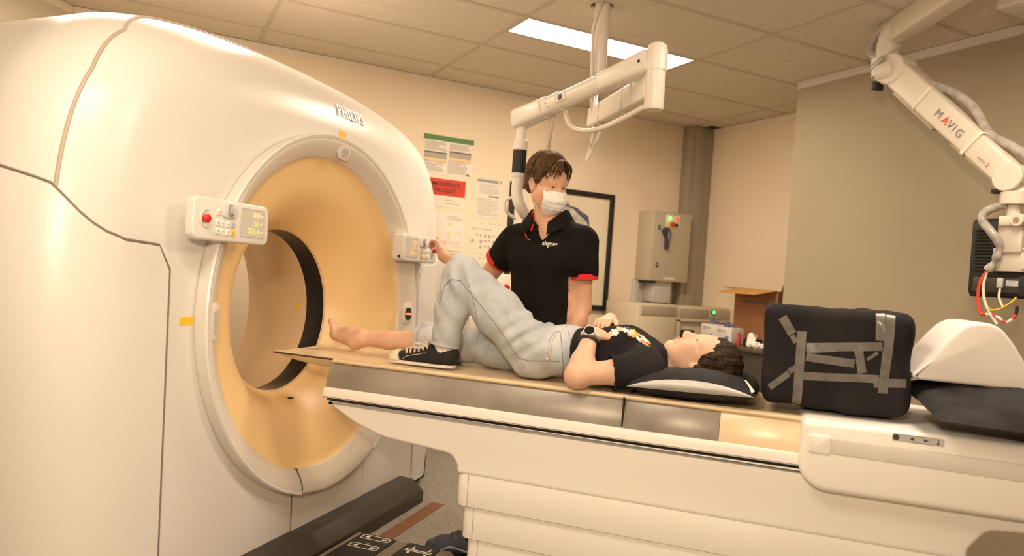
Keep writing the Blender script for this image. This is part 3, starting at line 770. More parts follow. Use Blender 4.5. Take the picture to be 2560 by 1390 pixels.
# bench in the alcove behind the pier, with its clutter
t = Thing('side_bench', 'dark topped bench in the alcove behind the taped foam block', 'bench', (4.05, 3.88, 0))
t.part('top', box((3.66, 3.52, .835), (4.38, 4.27, .865), bev=.004), mat('bench_brown', (.09, .065, .045), .4, var=.15, scale=12))
t.part('cabinet', box((3.69, 3.54, .0), (4.36, 4.25, .835), bev=.004), DARK)
CARD = mat('cardboard_brown', (.29, .125, .045), .8, var=.06, scale=6); CARDI = mat('cardboard_inside', (.52, .27, .07), .8, var=.06, scale=6)
t = Thing('cardboard_box', 'open brown cardboard box with raised flaps and dark print', 'box', (4.10, 3.90, .865))
bx0, bx1, by0, by1, bz = 3.95, 4.26, 3.685, 4.105, 1.262
for nm, lo, hi, m_ in (('front_side', (bx0, by0, .866), (bx0 + .006, by1, bz), CARD), ('back_side', (bx1 - .006, by0, .866), (bx1, by1, bz), CARD), ('end_side', (bx0 + .006, by0, .866), (bx1 - .006, by0 + .006, bz), CARD), ('end_side', (bx0 + .006, by1 - .006, .866), (bx1 - .006, by1, bz), CARD), ('bottom', (bx0, by0, .8655), (bx1, by1, .872), CARDI)):
    t.part(nm, box(lo, hi), m_)
def flap(a, b, c, d, th=.006):
    a, b, c, d = map(Vector, (a, b, c, d)); n_ = (b - a).cross(d - a).normalized() * th
    return pydata([a, b, c, d, a + n_, b + n_, c + n_, d + n_], [(0, 1, 2, 3), (7, 6, 5, 4), (0, 4, 5, 1), (1, 5, 6, 2), (2, 6, 7, 3), (3, 7, 4, 0)])
t.part('front_flap', flap((bx0, by0 + .01, bz), (bx0, by1, bz), (bx0 - .165, by1 - .0, bz - .035), (bx0 - .165, by0 + .05, bz - .035)), CARDI)
t.part('side_flap', flap((bx0 + .02, by0, bz), (bx1, by0, bz), (bx1, by0 - .055, bz + .155), (bx0 + .02, by0 - .055, bz + .155)), CARD)
t.part('end_flap', flap((bx0 + .01, by1, bz), (bx1, by1, bz), (bx1, by1 + .14, bz + .004), (bx0 + .01, by1 + .14, bz + .004)), CARD)
Mx = plane_mat((bx0 - .0008, by0 + .065, bz - .085), (0, -1, 0), (0, 0, 1))
t.part('round_emblem', tube([Mx @ Vector((.045 * math.cos(a), .045 * math.sin(a), 0)) for a in np.linspace(0, 2 * PI, 33)[:-1]], .0035, 6, closed=True), INKD)
t.part('emblem_letters', join([text('BAYER', .021, .0003, Mx), text('B', .02, .0003, Mx @ Matrix.Translation((0, .034, 0))), text('A', .02, .0003, Mx @ Matrix.Translation((0, .018, 0))), text('E', .02, .0003, Mx @ Matrix.Translation((0, -.017, 0))), text('R', .02, .0003, Mx @ Matrix.Translation((0, -.033, 0)))]), INKD)
t.part('box_print', text('MEDRAD  Stellant', .030, .0004, plane_mat((bx0 - .0008, by1 - .20, bz - .09), (0, -1, 0), (0, 0, 1)), offset=.0012), INKD)
BLUEP = mat('blue_print', (.16, .20, .38), .6, var=.05); GBOX = mat('glove_box_card', (.66, .60, .54), .6, var=.05, scale=14)
for i, (y0, y1, x0, nm) in enumerate(((4.045, 4.215, 3.74, 'white glove box with blue print and blue glove poking out'), (3.885, 4.04, 3.73, 'short white glove box with blue print next to the cardboard box'))):
    t = Thing('glove_box', nm, 'box', (x0 + .06, (y0 + y1) / 2, .865)); zt_ = .985 - .008 * i; ym = (y0 + y1) / 2
    t.part('carton', box((x0, y0, .866), (x0 + .12, y1, zt_), bev=.003), GBOX)
    t.part('carton_print', text('gloves', .034, .0004, plane_mat((x0 - .0006, ym + .02, zt_ - .025), (0, -1, 0), (0, 0, 1))), BLUEP)
    t.part('carton_mark', box((x0 - .0008, ym - .05, .885), (x0, ym - .015, .915)), BLUEP)
    t.part('glove', tube(smooth_path([(x0 + .06 + dx, ym + dy, zt_ - .008 + dz) for dy, dx, dz in ((.055, .0, .0), (.04, .01, .035), (.02, -.02, .012), (0, .015, .03), (-.03, .0, .008), (-.05, .01, .010))], 5), [.014 - .009 * i_ / 25 for i_ in range(26)], 8), mat('blue_nitrile', (.10, .11, .24), .5, var=.1))
t = Thing('pump_bottle', 'small red bottle lying on the bench behind the head', 'bottle', (3.70, 3.78, .865))
t.part('bottle', lathe([(0, 0), (.013, 0), (.014, .004), (.014, .055), (.009, .065), (.009, .07)], 20, Matrix.Translation((3.70, 3.78, .865))), mat('red_bottle', (.55, .03, .02), .35, var=.1))
t.part('cap', cyl((3.70, 3.78, .935), (3.70, 3.78, .955), .010, .008, 16), RED)
t = Thing('tissue_pack', 'black tissue dispenser with a white tissue sticking out', 'tissue box', (3.74, 3.69, .865))
t.part('dispenser', box((3.70, 3.64, .866), (3.80, 3.75, .925), bev=.02, seg=3), BLACK)
def crumple(c, r, seed, sc=(1, 1, 1)):
    bm = bmesh.new(); bmesh.ops.create_icosphere(bm, subdivisions=3, radius=1); rnd = random.Random(seed); o_ = Vector((rnd.random() * 9, rnd.random() * 9, rnd.random() * 9))
    for v_ in bm.verts:
        k = 1 + .45 * mnoise.noise(v_.co * 1.6 + o_) + .18 * mnoise.noise(v_.co * 4 + o_); v_.co = Vector([c[i] + v_.co[i] * k * r * sc[i] for i in range(3)])
    return fin(bm, angle=30)
TISS = mat('tissue_white', (.82, .76, .68), .9, var=.04, scale=20)
t.part('tissue', pydata([(3.695, 3.70, .895), (3.70, 3.645, .89), (3.71, 3.63, .925), (3.705, 3.665, .972), (3.70, 3.695, .955), (3.74, 3.69, .91), (3.75, 3.66, .95)], [(0, 1, 2, 3, 4), (0, 4, 6, 5), (4, 3, 6), (1, 2, 6, 5)]), TISS)
for i, (x, y, r_) in enumerate(((3.69, 3.665, .022), (3.695, 3.615, .027), (3.70, 3.57, .024))):
    single('crumpled_tissue', crumple((x, y, .866 + r_ * .8), r_, i + 3, (1, 1.1, .85)), TISS, ['crumpled white tissue nearest the tissue dispenser', 'larger crumpled white tissue ball on the bench', 'crumpled white tissue beside the taped foam block'][i], 'tissue')
single('ceiling_sensor', box((4.372, 3.93, 2.36), (4.39, 3.95, 2.38), bev=.004), INK, 'tiny grey hook fixed high on the cream wall', 'hook')

# ================================================================ trolley and boxes behind the man
t = Thing('emergency_trolley', 'cream trolley with a red round button standing by the back wall', 'trolley', (2.30, 4.75, 0))
t.part('body', box((1.95, 4.55, .08), (2.62, 4.98, .98), bev=.01), UPS)
for x in (2.0, 2.57):
    for y in (4.6, 4.93): t.part('wheel', cyl((x - .012, y, .04), (x + .012, y, .04), .04, None, 18, bev=.004), BLACKM)
for z in (.3, .52, .74): t.part('drawer', box((1.97, 4.542, z), (2.60, 4.55, z + .2), bev=.004), IVORY)
t.part('top_tray', box((1.94, 4.54, .98), (2.63, 4.99, 1.0), bev=.005), IVORY)
b_ = onp(1262, 720, 'y', 4.72)
t.part('monitor_unit', box((b_.x - .10, 4.70, 1.0), (b_.x + .10, 4.90, b_.z + .10), bev=.012), IVORY)
t.part('red_button', cyl((b_.x, 4.70, b_.z), (b_.x, 4.685, b_.z), .028, None, 22, bev=.004), RED)
t.part('button_face', cyl((b_.x, 4.685, b_.z), (b_.x, 4.682, b_.z), .014, None, 16), REDT)
t = Thing('white_monitor', 'white rounded medical monitor half hidden beside the gantry', 'monitor', (1.87, 4.75, 1.0))
t.part('case', box((1.70, 4.66, 1.001), (2.03, 4.80, 1.335), bev=.035, seg=4), IVORY); t.part('keys', box((1.99, 4.655, 1.19), (2.015, 4.66, 1.22)), BLACKM); t.part('keys', box((1.99, 4.655, 1.14), (2.015, 4.66, 1.17)), PRINTG)

# ================================================================ ceiling-hung shield arm
ARMW = mat('arm_white_enamel', (.78, .72, .65), .35, var=.02); CABLE = mat('cable_cream', (.70, .62, .53), .5, var=.05)
def atd(u, v, d): return Vector(np.array([0, 0, HC]) + pray(u, v) / np.dot(pray(u, v), R[2]) * d)
px_, py_ = POLE
t = Thing('suspended_shield_arm', 'white jointed arm hanging from a ceiling pole above the man', 'arm', (px_, py_, CEIL))
t.part('pole', lathe([(0, 2.31), (.034, 2.31), (.040, 2.322), (.040, CEIL + .028), (0, CEIL + .028)], 32, Matrix.Translation((px_, py_, 0))), ARMW)
t.part('inner_tube', cyl((px_, py_, 2.10), (px_, py_, 2.32), .017, None, 24), CHROME)
t.part('ceiling_collar', lathe([(.062, CEIL + .016), (.062, CEIL - .001), (.105, CEIL - .003), (.11, CEIL + .001)], 40, Matrix.Translation((px_ - .002, py_ + .004, 0))), TILE)
J0 = Vector((px_, py_, 2.085)); J1 = atd(1637, 225, 2.92); J1.z = 2.06
t.part('pole_joint', cyl(J0 + Vector((0, 0, -.05)), J0 + Vector((0, 0, .045)), .04, .036, 28, bev=.006), ARMW)
def beam(a, b, w0, h0, w1, h1, bev=.012, ext=0):
    a, b = Vector(a), Vector(b); d = (b - a).normalized(); s_ = d.cross(Vector((0, 0, 1))).normalized(); u_ = s_.cross(d).normalized(); a = a - d * ext; b = b + d * ext
    bm = bmesh.new(); V = []
    for p_, w_, h_ in ((a, w0, h0), (b, w1, h1)):
        V.append([bm.verts.new(p_ + s_ * x * w_ / 2 + u_ * z * h_ / 2) for x, z in ((-1, -1), (1, -1), (1, 1), (-1, 1))])
    for i in range(4): bm.faces.new((V[0][i], V[0][(i + 1) % 4], V[1][(i + 1) % 4], V[1][i]))
    bm.faces.new(V[0][::-1]); bm.faces.new(V[1]); bmesh.ops.recalc_face_normals(bm, faces=bm.faces)
    bmesh.ops.bevel(bm, geom=list(bm.edges), offset=bev, segments=3, affect='EDGES', profile=.5)
    return fin(bm, angle=35)
dd = (J1 - J0).normalized()
t.part('lower_arm', beam(J0 + dd * .02, J1 - dd * .03, .065, .10, .065, .105), ARMW)
for k in (.18, .60, .74): t.part('arm_band', beam(J0 + (J1 - J0) * k, J0 + (J1 - J0) * (k + .006), .068, .106, .068, .106, .012), CORNC)
PT = J1.copy(); PT.z = 2.20
t.part('elbow_post', lathe([(0, -.105), (.036, -.105), (.040, -.098), (.040, .055), (0, .055)], 32, Matrix.Translation(J1)), ARMW)
J2 = PT.copy(); J2.z = 2.165
ARM_END = atd(1306, 296, 3.45)
t.part('elbow_cap', lathe([(0, .052), (.043, .052), (.043, .13), (.036, .158), (.018, .17), (0, .171)], 32, Matrix.Translation(J1)), ARMW)
E1_ = ARM_END; d2 = (E1_ - J2).normalized()
ua = t.part('upper_arm', beam(J2 + d2 * .02, J2 + d2 * .30, .085, .095, .075, .078, .02), ARMW)
t.part('upper_tube', tube([J2 + d2 * .28, E1_ - d2 * .22], .040, 24), ARMW)
t.part('tube_collar', tube([E1_ - d2 * .25, E1_ - d2 * .20], .046, 24), ARMW); t.part('tube_ring', tube([E1_ - d2 * .155, E1_ - d2 * .15], .052, 24), CORNC)
t.part('arm_head', beam(E1_ - d2 * .2, E1_ + d2 * .045, .085, .085, .095, .095, .022), ARMW)
sd = d2.cross(Vector((0, 0, 1))).normalized(); nn = sd if sd.dot(Vector((0, -1, 0))) > 0 else -sd
rt = -d2 if (-d2).dot(Vector((1, 0, 0))) > 0 else d2
Ma = plane_mat(J2 + d2 * .52 + nn * .0405 + Vector((0, 0, .0)), rt, nn.cross(rt) if nn.cross(rt).z > 0 else -nn.cross(rt))
t.part('arm_label', prism(rrect(-.10, -.018, .06, .018, .004), .0012, 'z', 0, M=Ma), PAPER)
t.part('label_symbol', lathe([(0, .0016), (.013, .0016), (.014, .0012)], 20, Ma @ Matrix.Translation((.03, 0, 0))), INKD)
t.part('label_print', box((-.08, -.002, .0012), (-.02, .002, .0018), M=Ma), INK)
t.part('arm_screw', lathe([(0, .0025), (.006, .0025), (.006, 0)], 12, plane_mat(J2 + d2 * .06 + nn * .043, rt, nn.cross(rt))), BLACKM)
# handle and curved tube at its end
H0 = E1_ + d2 * .0; hz = H0.z
t.part('swivel', cyl(H0 + Vector((0, 0, -.105)), H0 + Vector((0, 0, -.03)), .026, None, 24), ARMW)
t.part('grip_collar', cyl(H0 + Vector((0, 0, -.155)), H0 + Vector((0, 0, -.105)), .034, None, 24, bev=.004), ARMW)
t.part('grip', cyl(H0 + Vector((0, 0, -.265)), H0 + Vector((0, 0, -.155)), .033, None, 24), BLACKM, label='black rubber grip sleeve')
t.part('grip_end', cyl(H0 + Vector((0, 0, -.285)), H0 + Vector((0, 0, -.265)), .031, .034, 24), ARMW)
rgt = Vector((R[0][0], R[0][1], 0)).normalized(); fw3 = Vector((R[2][0], R[2][1], 0)).normalized()
B0 = H0 + Vector((0, 0, -.28))
t.part('curved_tube', tube(smooth_path([B0, B0 + Vector((0, 0, -.08)), B0 + rgt * .02 + Vector((0, 0, -.14)), B0 + rgt * .07 + fw3 * .05 + Vector((0, 0, -.195)), B0 + rgt * .16 + fw3 * .12 + Vector((0, 0, -.235)), B0 + rgt * .24 + fw3 * .2 + Vector((0, 0, -.27))], 6), .028, 20), ARMW)
t.part('tube_bracket', tube(smooth_path([B0 + Vector((0, 0, -.10)) - rgt * .02, B0 - rgt * .055 + Vector((0, 0, -.12)), B0 - rgt * .045 + Vector((0, 0, -.17)), B0 + rgt * .0 + Vector((0, 0, -.20)) + fw3 * .03], 5), .008, 10), ARMW)
dep = lambda u, v, d: atd(u, v, d)
t.part('arm_hose', tube(smooth_path([dep(1620, 262, 2.95), dep(1560, 295, 3.02), dep(1500, 322, 3.1), dep(1450, 326, 3.2), dep(1423, 310, 3.25), dep(1410, 275, 3.3), dep(1397, 264, 3.32), dep(1384, 285, 3.36), dep(1376, 330, 3.4), dep(1370, 372, 3.45), dep(1368, 420, 3.5)], 6), .011, 12), CABLE, label='thick cream hose looping under the arm')
t.part('pole_cable', tube(smooth_path([(px_ - .01, py_ - .035, CEIL + .01), dep(1500, 15, 3.62), dep(1484, 75, 3.66), dep(1481, 150, 3.67), dep(1478, 240, 3.67), dep(1484, 320, 3.66), dep(1477, 365, 3.66), dep(1466, 402, 3.66)], 6), .0085, 10), CABLE)
t.part('pole_cable', tube(smooth_path([dep(1466, 404, 3.66), dep(1480, 375, 3.65), dep(1494, 345, 3.64), dep(1503, 320, 3.62), dep(1507, 300, 3.6)], 6), .0085, 10), CABLE)

# ================================================================ monitor arm on the right
t = Thing('monitor_arm', 'cream articulated monitor arm hanging in front of the grey wall', 'arm', (3.0, 1.2, CEIL))
XA = 3.30
K1 = onp(2243, 178, 'x', XA); K2 = onp(2538, 447, 'x', XA)
up_ = onp(2400, -8, 'z', K1.z + .17); 
A0 = K1 + Vector((-.02, .035, .19)); dU = Vector((up_.x - A0.x, up_.y - A0.y, 0)).normalized(); U1 = A0 + dU * 1.15 + Vector((0, 0, .03))
BEIGE = mat('arm_beige_enamel', (.70, .62, .52), .4, var=.02); PLAST = mat('clear_plastic_sleeve', (.40, .36, .32), .25, var=.25, scale=25)
t.part('ceiling_arm_beam', beam(A0 + dU * .06, U1, .10, .115, .10, .115, .014), BEIGE)
t.part('ceiling_mount', cyl(U1 + Vector((0, 0, .03)), (U1.x, U1.y, CEIL), .06, None, 28), BEIGE)
t.part('elbow', tube(smooth_path([A0 + dU * .10, A0 + dU * .02 + Vector((0, 0, -.005)), A0 + Vector((0, 0, -.06)) - dU * .01, A0 + Vector((0, 0, -.13)) - dU * .01], 6), [.062] * 6 + [.06] * 13, 24), BEIGE)
t.part('joint_housing', cyl(K1 + Vector((-.02, .075, -.0)), K1 + Vector((-.02, -.02, .0)), .068, None, 28, bev=.01), BEIGE)
pv = K1 + Vector((-.02, .035, -.0))
t.part('knuckle', tube([pv + Vector((0, .03, .07)), pv + Vector((0, .02, -.02))], .062, 24), BEIGE)
dL = (K2 - K1).normalized(); vn = Vector((-1, 0, 0)); 
t.part('lower_beam', beam(K1 + dL * .03, K2 - dL * .03, .125, .132, .115, .108, .014), BEIGE)
for kk in (K1, K2):
    r_ = .078 if kk is K1 else .062
    t.part('pivot_cap', cyl(kk + Vector((-.068, 0, 0)), kk + Vector((.05, 0, 0)), r_, None, 40, bev=.005), BEIGE)
    
perp = dL.cross(Vector((1, 0, 0))).normalized(); perp = perp if perp.z < 0 else -perp      # downwards across the beam
t.part('belly_cover', beam(K1 + dL * .09 + perp * .066, K1 + dL * .40 + perp * .07, .08, .03, .08, .02, .006), CAB)
t.part('belly_cover', beam(K1 + dL * .52 + perp * .06, K2 - dL * .04 + perp * .05, .07, .025, .07, .03, .006), CAB)
t.part('brake_knob', box((-.03, -.012, -.02), (.03, .012, .02), bev=.002, M=Matrix.Translation(K1 + Vector((-.06, .06, -.075)))), BLACKM)
t.part('brake_knob', box((-.02, -.02, -.009), (.02, .02, .009), bev=.002, M=Matrix.Translation(K2 + Vector((-.03, .05, -.055)))), BLACKM)
for k_ in (.30, .72): t.part('cable_clip', beam(K1 + (K2 - K1) * k_, K1 + (K2 - K1) * (k_ + .006), .128, .128, .128, .128, .012), CORNC)
Mt = plane_mat(K1 + (K2 - K1) * .545 + Vector((-.0635, 0, 0)), Vector((0, dL.y, dL.z)), -Vector((0, perp.y, perp.z)))
if (Mt.to_3x3() @ Vector((0, 0, 1))).x > 0: Mt = Mt @ Matrix.Rotation(PI, 4, 'Y')
GREYL = mat('logo_grey', (.22, .21, .20), .5, var=.03); REDL = mat('logo_red', (.7, .05, .02), .5, var=.03)
for c_, x_ in (('M', -.072), ('V', .012), ('I', .040), ('G', .075)): t.part('brand_letter', text(c_, .052, .0005, Mt @ Matrix.Translation((x_, 0, 0))), GREYL)
t.part('brand_letter_red', text('A', .052, .0005, Mt @ Matrix.Translation((-.022, 0, 0))), REDL)
t.part('model_letters', text('centric', .017, .0004, Mt @ Matrix.Translation((.245, -.018, 0))), GREYL); t.part('model_number', text('2', .024, .0004, Mt @ Matrix.Translation((.283, -.018, 0))), REDL)
# plastic sleeves with cables
t.part('cable_sleeve', tube(smooth_path([A0 + dU * .30 + Vector((0, .03, .06)), A0 + dU * .10 + Vector((0, .07, .05)), A0 + Vector((-.01, .10, -.02)), A0 + Vector((-.02, .08, -.09)), K1 + Vector((-.05, .03, .065)), K1 + Vector((-.03, -.03, .088))], 6), .022, 14), PLAST)
t.part('cable_sleeve', tube(smooth_path([K1 + Vector((-.075, .02, .055)), K1 + Vector((-.06, .09, .02)), K1 + Vector((-.02, .10, .01))], 6), .02, 12), PLAST)
t.part('cable_sleeve', tube(smooth_path([K1 + (K2 - K1) * .25 - perp * .06, K1 + (K2 - K1) * .40 - perp * .095, K1 + (K2 - K1) * .55 - perp * .10, K1 + (K2 - K1) * .72 - perp * .065, K1 + (K2 - K1) * .86 - perp * .085, K2 - perp * .10 + dL * .02, K2 + Vector((0, -.085, -.03)), K2 + Vector((0, -.075, -.13))], 6), .02, 14), PLAST)
# drop: swivel, fork, plate
def dz(x, y, z): return Vector((x, y, z * ZS))
def zc_(p_, z0, z1, r0, r1=None, bev=.003): return cyl(p_ + Vector((0, 0, z0 * ZS)), p_ + Vector((0, 0, z1 * ZS)), r0, r1, 28, bev=bev)
D = K2 + Vector((-.01, -.01, 0)); ZS = .70
t.part('drop_neck', zc_(D, -.10, -.02, .040)); t.o.children[-1].data.materials.append(BEIGE)
t.part('swivel_cup', zc_(D, -.165, -.085, .055, .055), BEIGE); t.part('cup_slot', box((-.022, -.058, -.155), (.02, -.04, -.148), M=Matrix.Translation(D) @ Matrix.Scale(ZS, 4, (0, 0, 1))), BLACKM)
t.part('spindle', zc_(D, -.235, -.165, .028), BEIGE)
t.part('tilt_block', box((-.05, -.035, -.30), (.03, .035, -.235), bev=.008, M=Matrix.Translation(D) @ Matrix.Scale(ZS, 4, (0, 0, 1))), BEIGE)
t.part('tilt_ear', cyl(D + dz(-.06, -.045, -.265), D + dz(.02, -.045, -.265), .028, None, 24, bev=.003), BEIGE)
t.part('tilt_bolt', cyl(D + dz(-.064, -.045, -.265), D + dz(-.055, -.045, -.265), .012, None, 16), STEEL)
t.part('vesa_strut', box((-.03, -.055, -.46), (.0, .045, -.29), bev=.005, M=Matrix.Translation(D) @ Matrix.Scale(ZS, 4, (0, 0, 1))), BEIGE)
pl_ = t.part('vesa_plate', box((-.016, -.075, -.575), (.0, .065, -.43), bev=.004, M=Matrix.Translation(D) @ Matrix.Scale(ZS, 4, (0, 0, 1))), BEIGE)
for y in (-.062, .052):
    for z in (-.56, -.445): t.part('plate_screw', cyl(D + dz(-.018, y, z), D + dz(-.013, y, z), .006, None, 12), STEEL, pl_)
t.part('cable_sleeve', tube(smooth_path([D + dz(-.02, .02, -.16), D + dz(-.04, .09, -.20), D + dz(-.05, .10, -.26), D + dz(-.06, .05, -.34), D + dz(-.05, .02, -.42), D + dz(-.04, .035, -.50), D + dz(-.04, .065, -.57)], 6), [.018] * 24 + [.016, .012, .012, .014, .018, .02, .018, .013, .011, .014, .018, .02, .02], 14), PLAST)
# the monitor itself, seen from behind
mz = D.z
t = Thing('wall_monitor', 'black flat monitor seen from its ribbed back, held by the cream arm', 'monitor', (D.x + .05, D.y - .05, mz - .50))
my0, my1, mzt, mzb, mx = D.y + .175, D.y - .52, mz - .175, mz - .505, D.x + .002
t.part('back_shell', box((mx, my1, mzb), (mx + .035, my0, mzt), bev=.012), BLACKM); t.part('screen_bezel', box((mx + .035, my1 - .01, mzb - .01), (mx + .06, my0 + .012, mzt + .01), bev=.006), BLACKM)
for i in range(13): t.part('cooling_rib', box((mx - .007, my1 + .03, mzt - .05 - .0145 * i), (mx, my0 - .02, mzt - .042 - .0145 * i), bev=.001, seg=1), BLACKM)
t.part('port_panel', box((mx - .012, my1 + .03, mzb + .01), (mx, my0 - .03, mzb + .075), bev=.003), DARK)
for y, w_ in ((-.02, .05), (-.13, .05)): t.part('port_sticker', box((mx - .0135, D.y + y - w_ / 2, mzb + .04), (mx - .012, D.y + y + w_ / 2, mzb + .065)), mat('sticker_white_blue', (.45, .45, .50), .5, var=.2, scale=60))
t.part('port_block', box((mx - .025, D.y - .085, mzb + .0), (mx - .012, D.y - .055, mzb + .085), bev=.002), BLACKM)
t.part('plug', box((mx - .03, D.y + .012, mzb + .03), (mx - .012, D.y + .035, mzb + .075), bev=.004), LGREY)
b0_ = D + dz(-.045, .065, -.57); cl = [b0_, b0_ + Vector((-.005, .025, -.06)), b0_ + Vector((0, .03, -.13)), b0_ + Vector((.0, .015, -.19)), b0_ + Vector((.005, -.015, -.192)), b0_ + Vector((.01, -.05, -.20)), b0_ + Vector((.015, -.085, -.22)), b0_ + Vector((.02, -.115, -.19)), b0_ + Vector((.02, -.12, -.15))]
cp = smooth_path(cl, 6); 
ORED = mat('cable_red', (.75, .06, .03), .4, var=.05)
for i0, i1, m_ in ((0, 22, ORED), (22, 26, PAPER), (26, 29, ORED), (29, 33, PAPER), (33, 36, ORED), (36, 40, PAPER), (40, 43, ORED), (43, 48, BLACKM)): t.part('striped_cable', tube(cp[i0:i1 + 1], .0065, 10), m_)
t.part('white_cable', tube(smooth_path([b0_, b0_ + Vector((0, .012, -.07)), b0_ + Vector((.0, .0, -.14)), b0_ + Vector((.005, -.03, -.20)), b0_ + Vector((.01, -.052, -.232))], 6), .006, 10), PAPER)
t.part('white_cable', tube(smooth_path([(mx - .02, D.y + .022, mzb + .035), (mx - .03, D.y + .018, mzb - .01), (mx - .03, D.y - .0, mzb - .05)], 6), .005, 10), PAPER)
t.part('yellow_cable', tube(smooth_path([b0_ + Vector((0, .005, -.10)), b0_ + Vector((0, -.0, -.15)), b0_ + Vector((0, -.025, -.172)), b0_ + Vector((.005, -.06, -.165)), b0_ + Vector((.01, -.10, -.135)), b0_ + Vector((.02, -.115, -.11))], 6), .004, 8), YELL)
# ceiling device at the edge of the frame
c_ = onp(2525, 12, 'z', CEIL - .06)
single('ceiling_box', box((c_.x - .03, c_.y - .35, CEIL - .075), (c_.x + .28, c_.y + .045, CEIL - .005), bev=.01), BEIGE, 'small cream box on the ceiling above the monitor arm', 'box')
# ================================================================ signed-distance modelling (numpy surface nets)
class SDF:
    def __init__(s): s.ops = []
    def cap(s, a, b, ra, rb=None, k=.02, op='u'):
        s.ops.append(('cap', np.array(a, float), np.array(b, float), ra, ra if rb is None else rb, k, op)); return s
    def chain(s, pts, rad, k=.02, op='u'):
        for i in range(len(pts) - 1): s.cap(pts[i], pts[i + 1], rad[i], rad[i + 1], k, op)
        return s
    def ell(s, c, r, M=None, k=.02, op='u'):
        s.ops.append(('ell', np.array(c, float), np.array(r, float), np.eye(3) if M is None else np.array(M, float), k, op)); return s
    def cut(s, p, n, k=.004):
        """remove everything on the side n of the plane through p"""
        n = np.array(n, float); s.ops.append(('cut', np.array(p, float), n / np.linalg.norm(n), k)); return s
    def rbox(s, c, h, r, M=None, k=.02, op='u'):
        s.ops.append(('box', np.array(c, float), np.array(h, float), r, np.eye(3) if M is None else np.array(M, float), k, op)); return s
    def bounds(s):
        lo, hi = np.full(3, 1e9), np.full(3, -1e9)
        for o in s.ops:
            if o[-1] != 'u': continue
            if o[0] == 'cap': a = np.minimum(o[1] - o[3], o[2] - o[4]); b = np.maximum(o[1] + o[3], o[2] + o[4])
            elif o[0] == 'ell': e = np.sqrt(((o[3] * o[2]) ** 2).sum(1)); a, b = o[1] - e, o[1] + e
            else: e = np.abs(o[4]) @ o[2] + o[3]; a, b = o[1] - e, o[1] + e
            lo = np.minimum(lo, a); hi = np.maximum(hi, b)
        return lo, hi
    def mesh(s, h=.006, disp=None):
        lo, hi = s.bounds(); lo = lo - 4 * h; hi = hi + 4 * h
        n = np.ceil((hi - lo) / h).astype(int) + 1
        F = np.full(n, .2, np.float32)
        ax = [(lo[i] + h * np.arange(n[i])).astype(np.float32) for i in range(3)]
        for o in s.ops:
            kind = o[0]; op = o[-1] if kind != 'cut' else 'cut'
            if kind == 'cut':
                d = ((ax[0] - o[1][0]) * o[2][0])[:, None, None] + ((ax[1] - o[1][1]) * o[2][1])[None, :, None] + ((ax[2] - o[1][2]) * o[2][2])[None, None, :]
                np.maximum(F, d.astype(np.float32), out=F); continue
            if kind == 'cap': a = np.minimum(o[1] - o[3], o[2] - o[4]); b = np.maximum(o[1] + o[3], o[2] + o[4])
            elif kind == 'ell': e = np.sqrt(((o[3] * o[2]) ** 2).sum(1)); a, b = o[1] - e, o[1] + e
            else: e = np.abs(o[4]) @ o[2] + o[3]; a, b = o[1] - e, o[1] + e
            k = o[-2]; mg = k * 1.3 + 3 * h
            i0 = np.maximum(((a - mg - lo) / h).astype(int), 0); i1 = np.minimum(((b + mg - lo) / h).astype(int) + 2, n)
            if (i1 <= i0).any(): continue
            sl = tuple(slice(p, q) for p, q in zip(i0, i1))
            X = ax[0][sl[0]][:, None, None]; Y = ax[1][sl[1]][None, :, None]; Z = ax[2][sl[2]][None, None, :]
            if kind == 'cap':
                d = o[2] - o[1]; L2 = float(d @ d) + 1e-12
                t = np.clip(((X - o[1][0]) * d[0] + (Y - o[1][1]) * d[1] + (Z - o[1][2]) * d[2]) / L2, 0, 1)
                D = np.sqrt((X - o[1][0] - t * d[0]) ** 2 + (Y - o[1][1] - t * d[1]) ** 2 + (Z - o[1][2] - t * d[2]) ** 2) - (o[3] + (o[4] - o[3]) * t)
            else:
                M = o[3] if kind == 'ell' else o[4]; c = o[1]
                P = [(X - c[0]) * M[0][i] + (Y - c[1]) * M[1][i] + (Z - c[2]) * M[2][i] for i in range(3)]
                if kind == 'ell':
                    r = o[2]; k0 = np.sqrt(sum((P[i] / r[i]) ** 2 for i in range(3))); k1 = np.sqrt(sum((P[i] / r[i] ** 2) ** 2 for i in range(3))) + 1e-9
                    D = k0 * (k0 - 1) / k1
                else:
                    q = [np.abs(P[i]) - o[2][i] for i in range(3)]
                    D = np.sqrt(sum(np.maximum(x, 0) ** 2 for x in q)) + np.minimum(np.maximum(np.maximum(q[0], q[1]), q[2]), 0) - o[3]
            D = D.astype(np.float32); G_ = F[sl]
            if op == 'u':
                hh = np.clip(.5 + .5 * (G_ - D) / k, 0, 1); F[sl] = G_ * (1 - hh) + D * hh - k * hh * (1 - hh)
            else:
                hh = np.clip(.5 - .5 * (G_ + D) / k, 0, 1); F[sl] = G_ * (1 - hh) - D * hh + k * hh * (1 - hh)
        if disp is not None:
            I = np.nonzero(np.abs(F) < .03); F[I] += disp(ax[0][I[0]], ax[1][I[1]], ax[2][I[2]]).astype(np.float32)
        return nets(F, lo, h)
